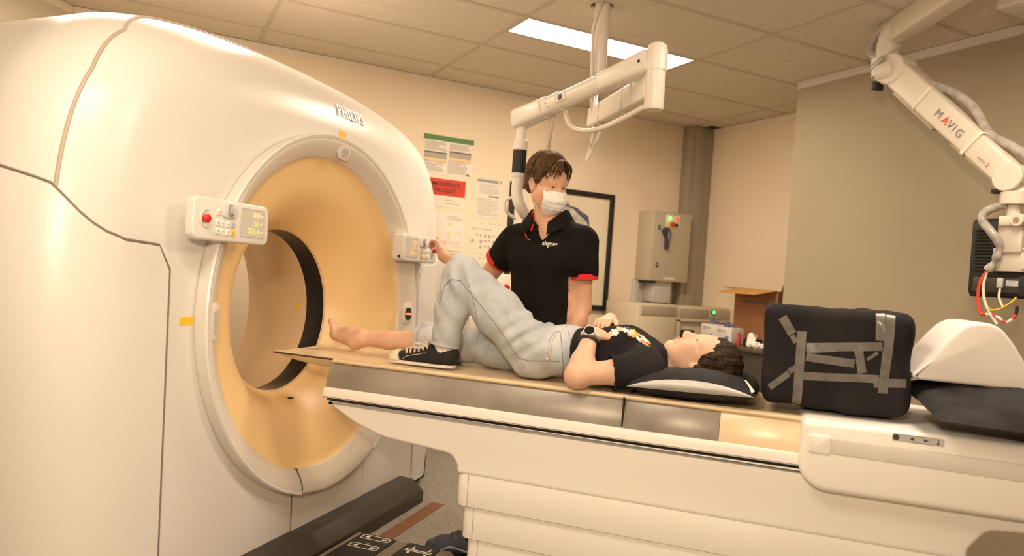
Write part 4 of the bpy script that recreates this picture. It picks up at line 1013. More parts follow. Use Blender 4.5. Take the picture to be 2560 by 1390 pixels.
def nets(F, lo, h):
    S_ = F < 0; c = S_[:-1, :-1, :-1].astype(np.int8).copy(); n = np.array(F.shape) - 1
    for i in (0, 1):
        for j in (0, 1):
            for k in (0, 1):
                if i + j + k: c += S_[i:i + n[0], j:j + n[1], k:k + n[2]]
    A = np.argwhere((c > 0) & (c < 8)); idx = np.full(n, -1, np.int32); idx[tuple(A.T)] = np.arange(len(A))
    val = {(i, j, k): F[A[:, 0] + i, A[:, 1] + j, A[:, 2] + k] for i in (0, 1) for j in (0, 1) for k in (0, 1)}
    acc = np.zeros((len(A), 3)); cnt = np.zeros(len(A))
    for a in val:
        for axx in range(3):
            if a[axx]: continue
            b = list(a); b[axx] = 1; va, vb = val[a], val[tuple(b)]
            m_ = (va < 0) != (vb < 0); t = np.where(m_, va / np.where(m_, va - vb, 1), 0)
            p = np.tile(np.array(a, float), (len(A), 1)); p[:, axx] += t
            acc[m_] += p[m_]; cnt[m_] += 1
    V = (A + acc / cnt[:, None]) * h + lo
    faces = []
    for axx in range(3):
        o1, o2 = [(1, 2), (2, 0), (0, 1)][axx]
        sa = [slice(None)] * 3; sb = [slice(None)] * 3; sa[axx] = slice(0, -1); sb[axx] = slice(1, None)
        a, b = S_[tuple(sa)], S_[tuple(sb)]
        E_ = np.argwhere(a != b); E_ = E_[(E_[:, o1] > 0) & (E_[:, o2] > 0) & (E_[:, o1] < n[o1]) & (E_[:, o2] < n[o2])]
        d1 = np.zeros(3, int); d1[o1] = 1; d2 = np.zeros(3, int); d2[o2] = 1
        q = np.stack([idx[tuple((E_ - d1 - d2).T)], idx[tuple((E_ - d2).T)], idx[tuple(E_.T)], idx[tuple((E_ - d1).T)]], 1)
        fl = a[tuple(E_.T)]; q[~fl] = q[~fl][:, ::-1]; faces.append(q)
    Q = np.concatenate(faces); Q = Q[(Q >= 0).all(1)]
    me = bpy.data.meshes.new('sdf'); me.vertices.add(len(V)); me.vertices.foreach_set('co', V.astype(np.float32).ravel())
    me.loops.add(Q.size); me.loops.foreach_set('vertex_index', Q.astype(np.int32).ravel())
    me.polygons.add(len(Q)); me.polygons.foreach_set('loop_start', np.arange(0, Q.size, 4, dtype=np.int32)); me.polygons.foreach_set('loop_total', np.full(len(Q), 4, np.int32))
    me.polygons.foreach_set('use_smooth', np.ones(len(Q), bool)); me.update(calc_edges=True); me.validate()
    return me
from mathutils.bvhtree import BVHTree
def bvh(me):
    return BVHTree.FromPolygons([v.co[:] for v in me.vertices], [tuple(p.vertices) for p in me.polygons])
def drape(me, tree, direc, off=.002):
    """push every vertex along direc onto the surface, then off the surface against direc"""
    d = Vector(direc).normalized()
    for v in me.vertices:
        hit = tree.ray_cast(v.co - d * .5, d)
        if hit[0] is not None: v.co = hit[0] - d * off
    return me
def drape_pts(pts, tree, direc, off=.0):
    d = Vector(direc).normalized(); out = []
    for p in pts:
        hit = tree.ray_cast(Vector(p) - d * .5, d)
        if hit[0] is not None: out.append(hit[0] - d * off)
    return out
VIEW = Vector((-.332, .943, -.05))            # viewing direction in the scanner frame, roughly
# ================================================================ cushions and blocks on the table
CLOTHB = mat('black_cushion_cover', (.016, .0145, .0155), .85, spec=.2, var=.35, scale=7, bump=.35, bscale=260)
CLOTHG = mat('charcoal_cushion_cover', (.030, .028, .030), .85, spec=.2, var=.4, scale=9, bump=.3, bscale=220)
def cushion(c, sx, sy, hz, gap=0, n=40, p=3.0, tilt=0, noise_a=.006, sd=1, flat=.5, ydroop=0):
    """closed pillow: two domed skins meeting at the rim"""
    v, f = [], []; N = n + 1
    for side in (1, -1):
        for i in range(N):
            for j in range(N):
                a, b = -1 + 2 * i / n, -1 + 2 * j / n
                x, y = c[0] + a * sx * (1 - .06 * b * b), c[1] + b * sy * (1 - .05 * a * a)
                hgt = ((1 - abs(a) ** p) * (1 - abs(b) ** p)) ** .5
                z = c[2] + side * hz * hgt * (1 if side > 0 else flat) + tilt * a + ydroop * min(0, b + .3) + (noise_a * mnoise.noise(Vector((a * 2.2 + sd, b * 2.2, side))) + noise_a * .5 * mnoise.noise(Vector((a * 6 + sd, b * 6, side)))) * hgt
                if side > 0 and j == 0: z += gap * (1 - abs(a) ** 2.2)
                elif side > 0: z += gap * (1 - abs(a) ** 2.2) * max(0, 1 - (b + 1) * 1.2)
                v.append((x, y, z))
    for s_ in (0, 1):
        for i in range(n):
            for j in range(n):
                q = s_ * N * N; f.append((q + i * N + j, q + (i + 1) * N + j, q + (i + 1) * N + j + 1, q + i * N + j + 1))
    return v, f, N
PC = (1.553, -.0, .900)
t = Thing('head_pillow', 'charcoal pillow with a pale strip along its edge under the head', 'pillow', (1.555, 0, .862), FT)
v, f, N = cushion(PC, .222, .262, .055, gap=.040, tilt=.006, sd=2, flat=.75)
po = t.part('pillow_case', pydata(v, f), CLOTHG)
v2, f2 = [], []
for i in range(N):
    top = v[i * N]; bot = v[N * N + i * N]; a = -1 + 2 * i / (N - 1)
    for k in range(6):
        q = k / 5; bulge = .016 * math.sin(PI * q) * (1 - a * a)
        v2.append((top[0], top[1] - bulge, bot[2] + (top[2] - bot[2]) * q))
for i in range(N - 1):
    for k in range(5): f2.append((i * 6 + k, i * 6 + k + 1, (i + 1) * 6 + k + 1, (i + 1) * 6 + k))
t.part('pale_strip', pydata(v2, f2), mat('pale_grey_vinyl', (.52, .50, .48), .35, var=.12, scale=18), label='pale grey lining showing at the open edge')
t.part('care_label', pydata([(1.725, -.20, .955), (1.735, -.205, .952), (1.762, -.235, .925), (1.752, -.24, .918), (1.743, -.222, .935)], [(0, 1, 2, 3, 4)]), TISS)
# taped foam block
NB = np.array
blk = SDF().rbox((1.998, -.02, 1.049), (.185, .165, .131), .034)
def blockdisp(x, y, z):
    return .003 * np.sin(40 * (x + .8 * z) + 5 * np.sin(9 * x)) * np.sin(7 * z + 3 * x) + .0035 * np.sin(9 * x + 14 * z + 3 * np.sin(6 * x)) + .003 * np.sin(23 * x - 17 * z + 4 * y) * np.sin(8 * z + 11 * x) + .0015 * np.sin(60 * x + 30 * z)
bm_ = blk.mesh(.008, blockdisp); bt = bvh(bm_)
t = Thing('foam_block', 'black fabric covered foam block criss-crossed with clear tape', 'foam block', (1.998, -.02, .878), FT)
t.part('block_cover', bm_, CLOTHB)
TAPE = mat('clear_tape', (.26, .24, .215), .22, var=.18, scale=25, alpha=.62)
strips = [((325, 245), (410, 390), 75), ((405, 400), (440, 460), 45), ((490, 365), (445, 985), 78), ((525, 500), (1168, 495), 72), ((530, 535), (785, 525), 25), ((525, 580), (935, 640), 70), ((965, 510), (1000, 720), 75), ((480, 740), (1140, 770), 68), ((1245, 230), (1170, 890), 80), ((1155, 215), (1150, 445), 80), ((1095, 805), (1370, 805), 75), ((380, 720), (215, 840), 55), ((440, 670), (380, 705), 50), ((1040, 605), (1130, 545), 30)]
def strip_mesh(a, b, w_, tree, yq, off):
    A = np.array(a, float); B = np.array(b, float); d = (B - A) / np.linalg.norm(B - A); nn_ = np.array([-d[1], d[0]]) * w_ / 2
    L_ = int(max(3, np.linalg.norm(B - A) / 25)); v, f = [], []
    for i in range(L_ + 1):
        for j in (-1, -.33, .33, 1):
            q = A + (B - A) * i / L_ + nn_ * j; v.append(tuple(ont(1860 + q[0] / 3.39, 720 + q[1] / 3.39, yq)))
    for i in range(L_):
        for j in range(3): f.append((i * 4 + j, i * 4 + j + 1, (i + 1) * 4 + j + 1, (i + 1) * 4 + j))
    return drape(pydata(v, f), tree, (0, 1, 0), off)
for i, (a, b, w_) in enumerate(strips): t.part('tape_strip', strip_mesh(a, b, w_, bt, -.21, .0015 + .0004 * (i % 5)), TAPE)
# black pillow and white wedge at the head end
t = Thing('dark_pillow', 'large black pillow lying under the white foam wedge', 'pillow', (2.60, -.02, .866), FT)
v, f, N = cushion((2.680, -.115, .950), .45, .31, .058, tilt=-.010, ydroop=.05, sd=7, noise_a=.03, flat=.75, p=2.6)
t.part('pillow_case', pydata(v, f), CLOTHG)
out = [(2277, 941), (2330, 892), (2375, 845), (2405, 818), (2435, 806), (2480, 808), (2510, 825), (2540, 865), (2575, 925), (2610, 985), (2450, 966), (2300, 950)]
po2 = [ont(u, v_, -.20) for u, v_ in out]; poly = [(p_.x, p_.z) for p_ in po2]
single('foam_wedge', prism(fillet(poly, [.006, .1, .1, .1, .1, .1, .1, .1, .1, .02, 0, .02], 4), .34, 'y', -.20, bev=.012, seg=3), mat('white_vinyl', (.78, .73, .68), .45, var=.02), 'white vinyl covered foam wedge with a rounded peak', 'foam wedge', F=FT)
# ================================================================ floor pedal unit
t = Thing('foot_pedal', 'grey floor pedal unit with black pads and white arrow symbols', 'foot pedal', (.34, -.12, 0), FT)
TAUPE = mat('pedal_taupe', (.22, .175, .13), .5, var=.04)
prf = [(.13, 0), (.13, .045), (.15, .062), (.60, .062), (.64, .03), (.64, 0)]
t.part('housing', prism(fillet(prf, [0, .01, .01, .02, .01, 0], 3), .46, 'y', -.375, bev=.006), TAUPE)
def pad(x0, x1, nm='pad'):
    return t.part(nm, prism(rrect(x0, -.36, x1, .075, .012), .012, 'z', .056, bev=.004), BLACKM)
p1 = pad(.175, .345); p2 = pad(.405, .555)
ZP = .0685
def fr_rect(x0, y0, x1, y1, w_=.005): return [box((x0, y0, ZP), (x1, y0 + w_, ZP + .0006)), box((x0, y1 - w_, ZP), (x1, y1, ZP + .0006)), box((x0, y0, ZP), (x0 + w_, y1, ZP + .0006)), box((x1 - w_, y0, ZP), (x1, y1, ZP + .0006))]
PW = mat('pedal_print_white', (.80, .72, .62), .6, var=.03)
for y0 in (.015, -.085):
    ms = fr_rect(.195, y0, .330, y0 + .045)
    ms += [prism([(.205, y0 + .0225), (.232, y0 + .034), (.232, y0 + .011)], .0006, 'z', ZP), prism([(.320, y0 + .0225), (.293, y0 + .034), (.293, y0 + .011)], .0006, 'z', ZP)]
    t.part('arrow_symbol', join(ms), PW, p1)
ms = [box((.425, -.012, ZP), (.545, -.005, ZP + .0006)), box((.425, .002, ZP), (.545, .009, ZP + .0006))]
for x in (.45, .525): ms += [prism([(x, .045), (x + .008, .018), (x - .008, .018)], .0006, 'z', ZP), prism([(x, -.045), (x + .008, -.02), (x - .008, -.02)], .0006, 'z', ZP)]
t.part('bed_symbol', join(ms), PW, p2)
t.part('screw', cyl((.262, -.028, .066), (.262, -.028, .0695), .006, None, 10), TAUPE, p1)
# ================================================================ people
SKIN = mat('skin', (.70, .43, .295), .5, var=.05, scale=14, sub=.12, bump=.03, bscale=300)
SKIN2 = mat('skin_tan', (.64, .36, .225), .5, var=.05, scale=14, sub=.12, bump=.03, bscale=300)
LIP = mat('lips', (.52, .19, .14), .4, var=.05); NAIL = mat('nail', (.74, .46, .36), .3, var=.03)
EYEW = mat('eye_white', (.75, .70, .64), .2, var=.02); IRIS = mat('iris', (.06, .07, .06), .15, var=.2); BROW = mat('brow_hair', (.10, .055, .03), .7, var=.2, scale=60)
TEETH = mat('teeth', (.75, .70, .62), .3, var=.02)
def hairmat(name, c0, c1, stretch=(60, 60, 6)):
    m_ = mat(name, c0, .6, spec=.15, var=0); nt = m_.node_tree; b = nt.nodes['Principled BSDF']
    tc = next(n for n in nt.nodes if n.type == 'TEX_COORD'); mp = nt.nodes.new('ShaderNodeMapping'); mp.inputs['Scale'].default_value = stretch
    nz = nt.nodes.new('ShaderNodeTexNoise'); nz.inputs['Scale'].default_value = 3; nz.inputs['Detail'].default_value = 4
    nt.links.new(tc.outputs['Object'], mp.inputs['Vector']); nt.links.new(mp.outputs['Vector'], nz.inputs['Vector'])
    r = nt.nodes.new('ShaderNodeValToRGB'); r.color_ramp.elements[0].position = .35; r.color_ramp.elements[1].position = .7
    r.color_ramp.elements[0].color = c0 + (1,); r.color_ramp.elements[1].color = c1 + (1,)
    nt.links.new(nz.outputs['Fac'], r.inputs['Fac']); nt.links.new(r.outputs['Color'], b.inputs['Base Color'])
    bp = nt.nodes.new('ShaderNodeBump'); bp.inputs['Strength'].default_value = .6; bp.inputs['Distance'].default_value = .004
    nt.links.new(nz.outputs['Fac'], bp.inputs['Height']); nt.links.new(bp.outputs['Normal'], b.inputs['Normal']); return m_
HAIRM = hairmat('hair_brown', (.035, .017, .008), (.15, .078, .036)); HAIRP = hairmat('hair_dark_brown', (.020, .012, .007), (.070, .040, .022), (50, 50, 8))
def denim(name, c0, c1):
    m_ = mat(name, c0, .85, var=.0); nt = m_.node_tree; b = nt.nodes['Principled BSDF']; tc = next(n for n in nt.nodes if n.type == 'TEX_COORD')
    n1 = nt.nodes.new('ShaderNodeTexNoise'); n1.inputs['Scale'].default_value = 9; n1.inputs['Detail'].default_value = 6; n1.inputs['Roughness'].default_value = .75
    n2 = nt.nodes.new('ShaderNodeTexNoise'); n2.inputs['Scale'].default_value = 420; n2.inputs['Detail'].default_value = 2
    for n_ in (n1, n2): nt.links.new(tc.outputs['Object'], n_.inputs['Vector'])
    mx = nt.nodes.new('ShaderNodeMix'); mx.data_type = 'FLOAT'; mx.inputs[0].default_value = .4
    nt.links.new(n1.outputs['Fac'], mx.inputs[2]); nt.links.new(n2.outputs['Fac'], mx.inputs[3])
    r = nt.nodes.new('ShaderNodeValToRGB'); r.color_ramp.elements[0].position = .36; r.color_ramp.elements[1].position = .66
    r.color_ramp.elements[0].color = c0 + (1,); r.color_ramp.elements[1].color = c1 + (1,)
    nt.links.new(mx.outputs[0], r.inputs['Fac']); nt.links.new(r.outputs['Color'], b.inputs['Base Color'])
    bp = nt.nodes.new('ShaderNodeBump'); bp.inputs['Strength'].default_value = .35; bp.inputs['Distance'].default_value = .002
    nt.links.new(n2.outputs['Fac'], bp.inputs['Height']); nt.links.new(bp.outputs['Normal'], b.inputs['Normal']); return m_
DENIM = denim('light_denim', (.36, .40, .45), (.60, .60, .60)); STITCH = mat('stitch_tan', (.40, .34, .28), .8, var=.1); SEAMD = mat('denim_seam', (.20, .21, .24), .9, var=.1)
POLO = mat('black_polo_knit', (.0095, .008, .0072), .9, spec=.12, var=.2, scale=20, bump=.25, bscale=500)
TEE = mat('black_tee_cotton', (.017, .0155, .0165), .9, spec=.15, var=.25, scale=12, bump=.25, bscale=400)
REDK = mat('red_knit', (.66, .022, .018), .75, var=.05, bump=.2, bscale=500)
MASKW = mat('mask_white', (.80, .77, .73), .8, var=.02, bump=.1, bscale=300)
RUBW = mat('white_rubber', (.74, .68, .58), .5, var=.04); CANV = mat('black_canvas', (.016, .015, .014), .85, var=.2, bump=.3, bscale=500); LACE = mat('lace_white', (.72, .64, .52), .8, var=.06); SOCK = mat('sock_white', (.80, .76, .70), .9, var=.03, bump=.2, bscale=400)

def frame(F, U):
    F = np.array(F, float); F /= np.linalg.norm(F); U = np.array(U, float); U = U - (U @ F) * F; U /= np.linalg.norm(U)
    X = np.cross(F, U); return np.stack([X, F, U], 1)          # columns: person's right, forward, up
class Head:
    def __init__(s, c, F, U, k=1.0, fem=False): s.c = np.array(c, float); s.M = frame(F, U); s.k = k; s.fem = fem
    def p(s, x, y, z): return s.c + s.M @ (np.array([x, y, z]) * s.k)
    def V(s, x, y, z): return Vector(s.p(x, y, z))
    def mat4(s, x, y, z):
        M = Matrix([list(r) for r in s.M]).to_4x4(); M.translation = s.V(x, y, z); return M
    def add(s, S_):
        k = s.k; E = lambda c, r, kk=.02, op='u': S_.ell(s.p(*c), np.array(r) * k, s.M, kk * k, op); Cp = lambda a, b, ra, rb, kk=.015, op='u': S_.cap(s.p(*a), s.p(*b), ra * k, rb * k, kk * k, op)
        E((0, -.018, .045), (.074, .095, .083)); E((0, .028, -.025), (.060, .066, .085), .03)
        E((0, .066, -.098), (.024, .022, .019), .03)
        for q in (-1, 1):
            Cp((q * .050, -.002, -.055), (q * .016, .062, -.098), .017, .015, .03)
            E((q * .036, .072, -.022), (.022, .018, .02), .025)
            E((q * .031, .093, .006), (.0165, .013, .0095), .012, 's')
            E((q * .031, .0715, .0085), (.0150, .0135, .0125), .006)
            E((q * .076, -.010, -.006), (.007, .019, .030), .008); E((q * .080, -.006, -.002), (.005, .010, .018), .004, 's')
            E((q * .039, .034, -.044), (.025, .042, .038), .03)
            E((q * .031, .0890, .0065), (.0135, .0100, .0060) if s.fem else (.0125, .0085, .0034), .003, 's')
            E((q * .013, .099, -.037), (.0085, .010, .008), .008)
            Cp((q * .012, .081, .024), (q * .044, .068, .025), .0085, .007, .018)
        Cp((0, .088, .012), (0, .109, -.028), .0085, .0125, .016)
        E((0, .024, .045), (.064, .062, .060), .03)
        E((0, .089, -.060), (.023, .010, .0075), .012); E((0, .086, -.074), (.019, .010, .0075), .012)
        Cp((-.018, .101, -.0665), (.018, .101, -.0665), .0022, .0022, .004, 's')
    def eyes(s, th, body, look=(0, 0)):
        for q in (-1, 1):
            e = th.part('eye', lathe([(0, -.0118), (.006, -.0102), (.0102, -.006), (.0118, 0), (.0102, .006), (.006, .0102), (0, .0118)], 20, s.mat4(q * .031, .0762, .0075) @ Matrix.Scale(s.k, 4)), EYEW)
            M = s.mat4(q * .031, .0762, .0075) @ Matrix.Rotation(look[0], 4, 'Z') @ Matrix.Rotation(look[1], 4, 'X') @ Matrix.Rotation(-PI / 2, 4, 'X') @ Matrix.Scale(s.k, 4)
            th.part('iris', lathe([(0, .0122), (.0025, .0121), (.0048, .0112), (.0052, .0105)], 16, M), IRIS, e)
    def brows(s, th, z=.027, mt=BROW, r=.0035):
        for q in (-1, 1): th.part('eyebrow', tube(smooth_path([s.V(q * .013, .0895, z - .002), s.V(q * .030, .0845, z + .005), s.V(q * .048, .0715, z)], 4), [r * s.k * (1 - .06 * i) for i in range(9)], 8, flat=(1, .6)), mt)
def hand(S_, wrist, D, Nb, side, k=1.0, curl=(35, 35, 25), spread=.02, thumb=(.9, .25, -.35), tl=1.0, fc=None):
    """five-fingered hand. D along the palm, Nb out of the back of the hand, side=+1: thumb on D x Nb side"""
    D = np.array(D, float); D /= np.linalg.norm(D); Nb = np.array(Nb, float); Nb = Nb - (Nb @ D) * D; Nb /= np.linalg.norm(Nb); Sd = np.cross(D, Nb) * side
    w_ = np.array(wrist, float); tips = []
    S_.cap(w_, w_ + D * .03 * k, .025 * k, .026 * k, .015)
    for q, l in ((-.026, .076), (-.009, .082), (.009, .084), (.026, .080)): S_.cap(w_ + D * .018 * k + Sd * q * .6 * k, w_ + D * l * k + Sd * q * k, .0135 * k, .0115 * k, .010)
    for i, (q, L_, r0) in enumerate(((.029, .072, .0088), (.010, .080, .0090), (-.010, .074, .0086), (-.029, .058, .0076))):
        p_ = w_ + D * (.084 - abs(q) * .12) * k + Sd * q * k; d = D + Sd * (q * spread / .029 * 4); d /= np.linalg.norm(d); a = 0
        cu = (fc or {}).get(i, curl)
        for seg, (fr, cg) in enumerate(zip((.45, .31, .24), cu)):
            a += math.radians(cg); dd_ = d * math.cos(a) - Nb * math.sin(a); q_ = p_ + dd_ * L_ * fr * k
            S_.cap(p_, q_, (r0 - .0007 * seg) * k, (r0 - .0007 * (seg + 1)) * k, .004); p_ = q_
        tips.append(p_)
    t0 = w_ + D * .022 * k + Sd * .020 * k; td = Sd * thumb[0] + D * thumb[1] * 2 + Nb * thumb[2]; td /= np.linalg.norm(td)
    t1 = t0 + td * .042 * k * tl; td2 = td * .6 + D * .8 - Nb * .25; td2 /= np.linalg.norm(td2); t2 = t1 + td2 * .032 * k; t3 = t2 + td2 * .026 * k
    S_.cap(t0, t1, .0155 * k, .0115 * k, .012); S_.cap(t1, t2, .0108 * k, .0098 * k, .004); S_.cap(t2, t3, .0098 * k, .0080 * k, .004)
    return tips, t3
def fold(a, seeds):
    """cloth folds: warped sine ridges"""
    def g(x, y, z):
        o_ = 0
        for (kx, ky, kz, ph, am) in seeds: o_ = o_ + am * np.sin(kx * x + ky * y + kz * z + ph + 1.5 * np.sin(.4 * kx * y + .5 * kz * x))
        return a * o_
    return g
A_ = lambda *q: np.array(q, float)

# ---------------------------------------------------------------- the patient lying on the table
pt = Thing('person', 'person in black T-shirt and light jeans lying on the table, one foot bare', 'person', (.85, 0, .862), FT)
HP = Head((1.562, -.005, .985), (-.235, -.16, .96), (.97, .02, .245), .96, True)
sh_l, sh_r = A_(1.395, -.165, .945), A_(1.395, .165, .945)
el_l, el_r = A_(1.172, -.250, .915), A_(1.180, .262, .915)
wr_l, wr_r = A_(1.183, -.135, 1.052), A_(1.205, .085, 1.098)
hip_l, hip_r = A_(.955, -.085, .955), A_(.955, .085, .955)
kn_l, an_l = A_(.640, -.115, 1.238), A_(.588, -.115, .930)
kn_r, an_r = A_(.530, .105, .935), A_(.095, .095, .915)
toe = ont(835, 800, .14); heel = A_(.058, .095, .898)
def torso(S_, e=0.):
    S_.ell((.985, 0, .965), (.115 + e, .158 + e, .088 + e), k=.03); S_.ell((1.11, 0, .962), (.13, .135 + e, .084 + e), k=.05)
    S_.ell((1.26, 0, .968), (.15 + e, .150 + e, .098 + e), k=.05); S_.cap((1.375, -.12, .95), (1.375, .12, .95), .066 + e, None, .05)
    for q in (-1, 1): S_.ell((1.275, q * .072, 1.025), (.062 + e * .6, .062 + e * .6, .05 + e * .6), k=.04)
B = SDF(); torso(B)
B.cap((1.40, 0, .945), (1.515, -.003, .955), .050, .048, .03); B.cap((1.44, -.003, .955), (1.52, -.004, .975), .040, .040, .02)
HP.add(B)
for s_, e_, w2 in ((sh_l, el_l, wr_l), (sh_r, el_r, wr_r)):
    m1 = s_ + (e_ - s_) * .35; B.chain([s_, m1, e_], [.052, .046, .039], .03); B.ell(e_, (.040, .040, .040), k=.02)
    m2 = e_ + (w2 - e_) * .3; B.chain([e_, m2, w2], [.038, .040, .026], .02)
B.ell(el_l + A_(-.005, 0, -.012), (.042, .04, .040), k=.02)
hand(B, wr_l, (.74, .62, .02), (.05, -.12, 1), 1, .93, curl=(22, 28, 20), spread=.012, thumb=(.8, .5, -.1))
hand(B, wr_r, (-.15, -1, -.02), (.0, .1, 1), -1, .93, curl=(28, 34, 22), spread=.012, thumb=(.7, .4, -.2), fc={3: (40, 38, 22)})
for h_, k_, a_ in ((hip_l, kn_l, an_l), (hip_r, kn_r, an_r)):
    B.chain([h_, h_ + (k_ - h_) * .5, k_], [.080, .068, .050], .03); B.chain([k_, k_ + (a_ - k_) * .3, k_ + (a_ - k_) * .7, a_], [.048, .050, .038, .031], .02)
# bare foot, toes up
B.ell(heel, (.030, .028, .033), k=.02); bl = A_(toe.x + .030, toe.y - .01, toe.z - .055); B.cap(an_r, heel, .031, .028, .02)
B.chain([an_r + A_(-.01, 0, .005), (an_r + bl) / 2 + A_(0, .005, .004), bl], [.034, .034, .029], .025); B.cap(heel, bl + A_(-.01, 0, -.01), .028, .025, .02)
fd = A_(*toe) - bl; 
for i, (q, L_, r_) in enumerate(((-.026, 1.0, .0115), (-.009, .93, .0085), (.005, .85, .008), (.018, .75, .0075), (.030, .62, .007))):
    b0 = bl + A_(.002, q, -.002 - .006 * i); B.cap(b0, b0 + fd * L_, .015, r_ + .002, .008); 
# foot inside the shoe
B.chain([an_l, an_l + A_(.01, 0, -.03)], [.03, .03], .02); B.chain([A_(.60, -.115, .893), A_(.50, -.115, .895), A_(.41, -.118, .885)], [.026, .027, .02], .02)
body = B.mesh(.0045); bt = bvh(body)
pt.part('body', body, SKIN)
HP.eyes(pt, bt, (.5, .1)); HP.brows(pt, .030, mat('brow_light_brown', (.17, .085, .045), .7, var=.1))
for nm, z, y, rx in (('upper_lip', -.0605, .0955, .017), ('lower_lip', -.0735, .092, .0155)):
    pt.part(nm, SDF().ell(HP.p(0, y, z), A_(rx, .0085, .0062) * .96, HP.M).mesh(.0025), LIP)
pt.part('teeth', SDF().ell(HP.p(0, .0935, -.0668), A_(.012, .006, .004), HP.M).mesh(.002), TEETH)
for q in (-1, 1): pt.part('eyelash', tube(smooth_path([HP.V(q * .018, .0835, .0095), HP.V(q * .031, .0880, .0150), HP.V(q * .044, .0785, .0095)], 4), .0014, 6), BROW)
# hair
H = SDF(); H.ell(HP.p(0, -.022, .056), A_(.082, .098, .098), HP.M); H.ell(HP.p(0, -.070, .0), A_(.072, .055, .080), HP.M, .04)
for q in (-1, 1): H.cap(HP.p(q * .068, .020, .055), HP.p(q * .076, -.022, -.018), .014, .014, .02); H.cap(HP.p(q * .076, -.022, -.018), HP.p(q * .066, -.065, -.06), .016, .018, .02)
H.ell(HP.p(0, .108, -.030), A_(.076, .080, .108), HP.M, .012, 's')
HMi = HP.M.T
def hairdisp(x, y, z):
    P_ = HMi @ np.stack([x - HP.c[0], y - HP.c[1], z - HP.c[2]]); a = np.arctan2(P_[0], P_[2] + .03)
    return .0016 * np.sin(P_[1] * 170 + 3.5 * a * 3 + 2 * np.sin(P_[2] * 40)) + .0009 * np.sin(P_[1] * 420 + P_[2] * 160)
pt.part('hair', H.mesh(.0032, hairdisp), HAIRP)
lk = []; rnd = random.Random(4)
for i in range(80):
    q = 1 if i % 3 == 0 else -1; u = rnd.random()
    z0 = .115 - .10 * u; y0 = .052 - .02 * u; x0 = q * (.040 + .036 * u)
    lk.append(tube(smooth_path([HP.V(x0, y0, z0), HP.V(q * (.074 + .012 * rnd.random()), y0 - .05, z0 - .03), HP.V(q * (.074 + .012 * rnd.random()), y0 - .10, z0 - .055 - .02 * rnd.random()), HP.V(q * .055, -.095 - .02 * rnd.random(), z0 * .5 - .05)], 5), [.0022 + .0009 * math.sin(PI * j / 15) for j in range(16)], 6))
o = pt.part('hair_strands', join(lk), HAIRP); o['kind'] = 'stuff'
# T-shirt
T_ = SDF(); torso(T_, .011)
T_.cap((1.40, -.03, .962), (1.435, -.003, .968), .062, .060, .03)
for s_, e_ in ((sh_l, el_l), (sh_r, el_r)):
    T_.chain([s_ + A_(.005, 0, 0), s_ + (e_ - s_) * .40], [.066, .062], .03); T_.cut(s_ + (e_ - s_) * .42, e_ - s_) if False else None
T_.cut((1.102, 0, 0), (-1, 0, 0)); T_.ell(HP.p(0, .0, -.155), (.058, .058, .058), None, .008, 's'); T_.cap((1.47, 0, .98), (1.52, 0, .985), .062, .062, .008, 's')
tee = T_.mesh(.006, fold(1, [(14, 22, 9, 0, .0028), (-22, 17, 30, 1, .0022), (35, -20, 12, 2, .0012)]))
# trim each sleeve square to the arm
def trim(me, p, n, keep):
    bm = bmesh.new(); bm.from_mesh(me); n = Vector(n).normalized(); p = Vector(p)
    dl = [f_ for f_ in bm.faces if (f_.calc_center_median() - p).dot(n) > 0 and keep(f_.calc_center_median())]
    bmesh.ops.delete(bm, geom=dl, context='FACES'); bm.to_mesh(me); bm.free(); return me
for s_, e_, q in ((sh_l, el_l, -1), (sh_r, el_r, 1)):
    trim(tee, s_ + (e_ - s_) * .50, e_ - s_, lambda c, q=q: c.y * q > .175)
tt = bvh(tee); pt.part('t_shirt', tee, TEE)
for s_, e_ in ((sh_l, el_l), (sh_r, el_r)):
    d_ = (e_ - s_) / np.linalg.norm(e_ - s_); c_ = s_ + (e_ - s_) * .485; a1 = np.cross(d_, A_(0, 0, 1)); a1 /= np.linalg.norm(a1); a2 = np.cross(d_, a1)
    pt.part('sleeve_hem', tube([c_ + .0605 * (a1 * math.cos(a) + a2 * math.sin(a)) for a in np.linspace(0, 2 * PI, 29)[:-1]], .005, 8, closed=True), TEE)
# shirt print: petals and stripes laid on the cloth
PW_, PO_, PY_, PP_ = mat('print_cream', (.80, .74, .66), .8, var=.03), mat('print_orange', (.72, .30, .12), .8, var=.05), mat('print_yellow', (.80, .45, .03), .8, var=.05), mat('print_peach', (.78, .48, .32), .8, var=.04)
def blob(u, v_, ru, rv, rot, mt, seed, lob=0):
    n, mm = 22, 4; vv, ff = [], []; c, s_ = math.cos(rot), math.sin(rot); rnd = random.Random(seed); ph = rnd.random() * 6
    vv.append(tuple(ont(u, v_, -.06)))
    for k in range(1, mm + 1):
        for i in range(n):
            a = 2 * PI * i / n; r_ = (1 + .22 * math.sin(lob * a + ph)) * k / mm; x, y = ru * r_ * math.cos(a), rv * r_ * math.sin(a)
            vv.append(tuple(ont(u + x * c - y * s_, v_ + x * s_ + y * c, -.06)))
    for i in range(n): ff.append((0, 1 + i, 1 + (i + 1) % n))
    for k in range(mm - 1):
        for i in range(n): ff.append((1 + k * n + i, 1 + k * n + (i + 1) % n, 1 + (k + 1) * n + (i + 1) % n, 1 + (k + 1) * n + i))
    o = pt.part('shirt_print', drape(pydata(vv, ff), tt, VIEW, .0012 + .0003 * (seed % 5)), mt); return o
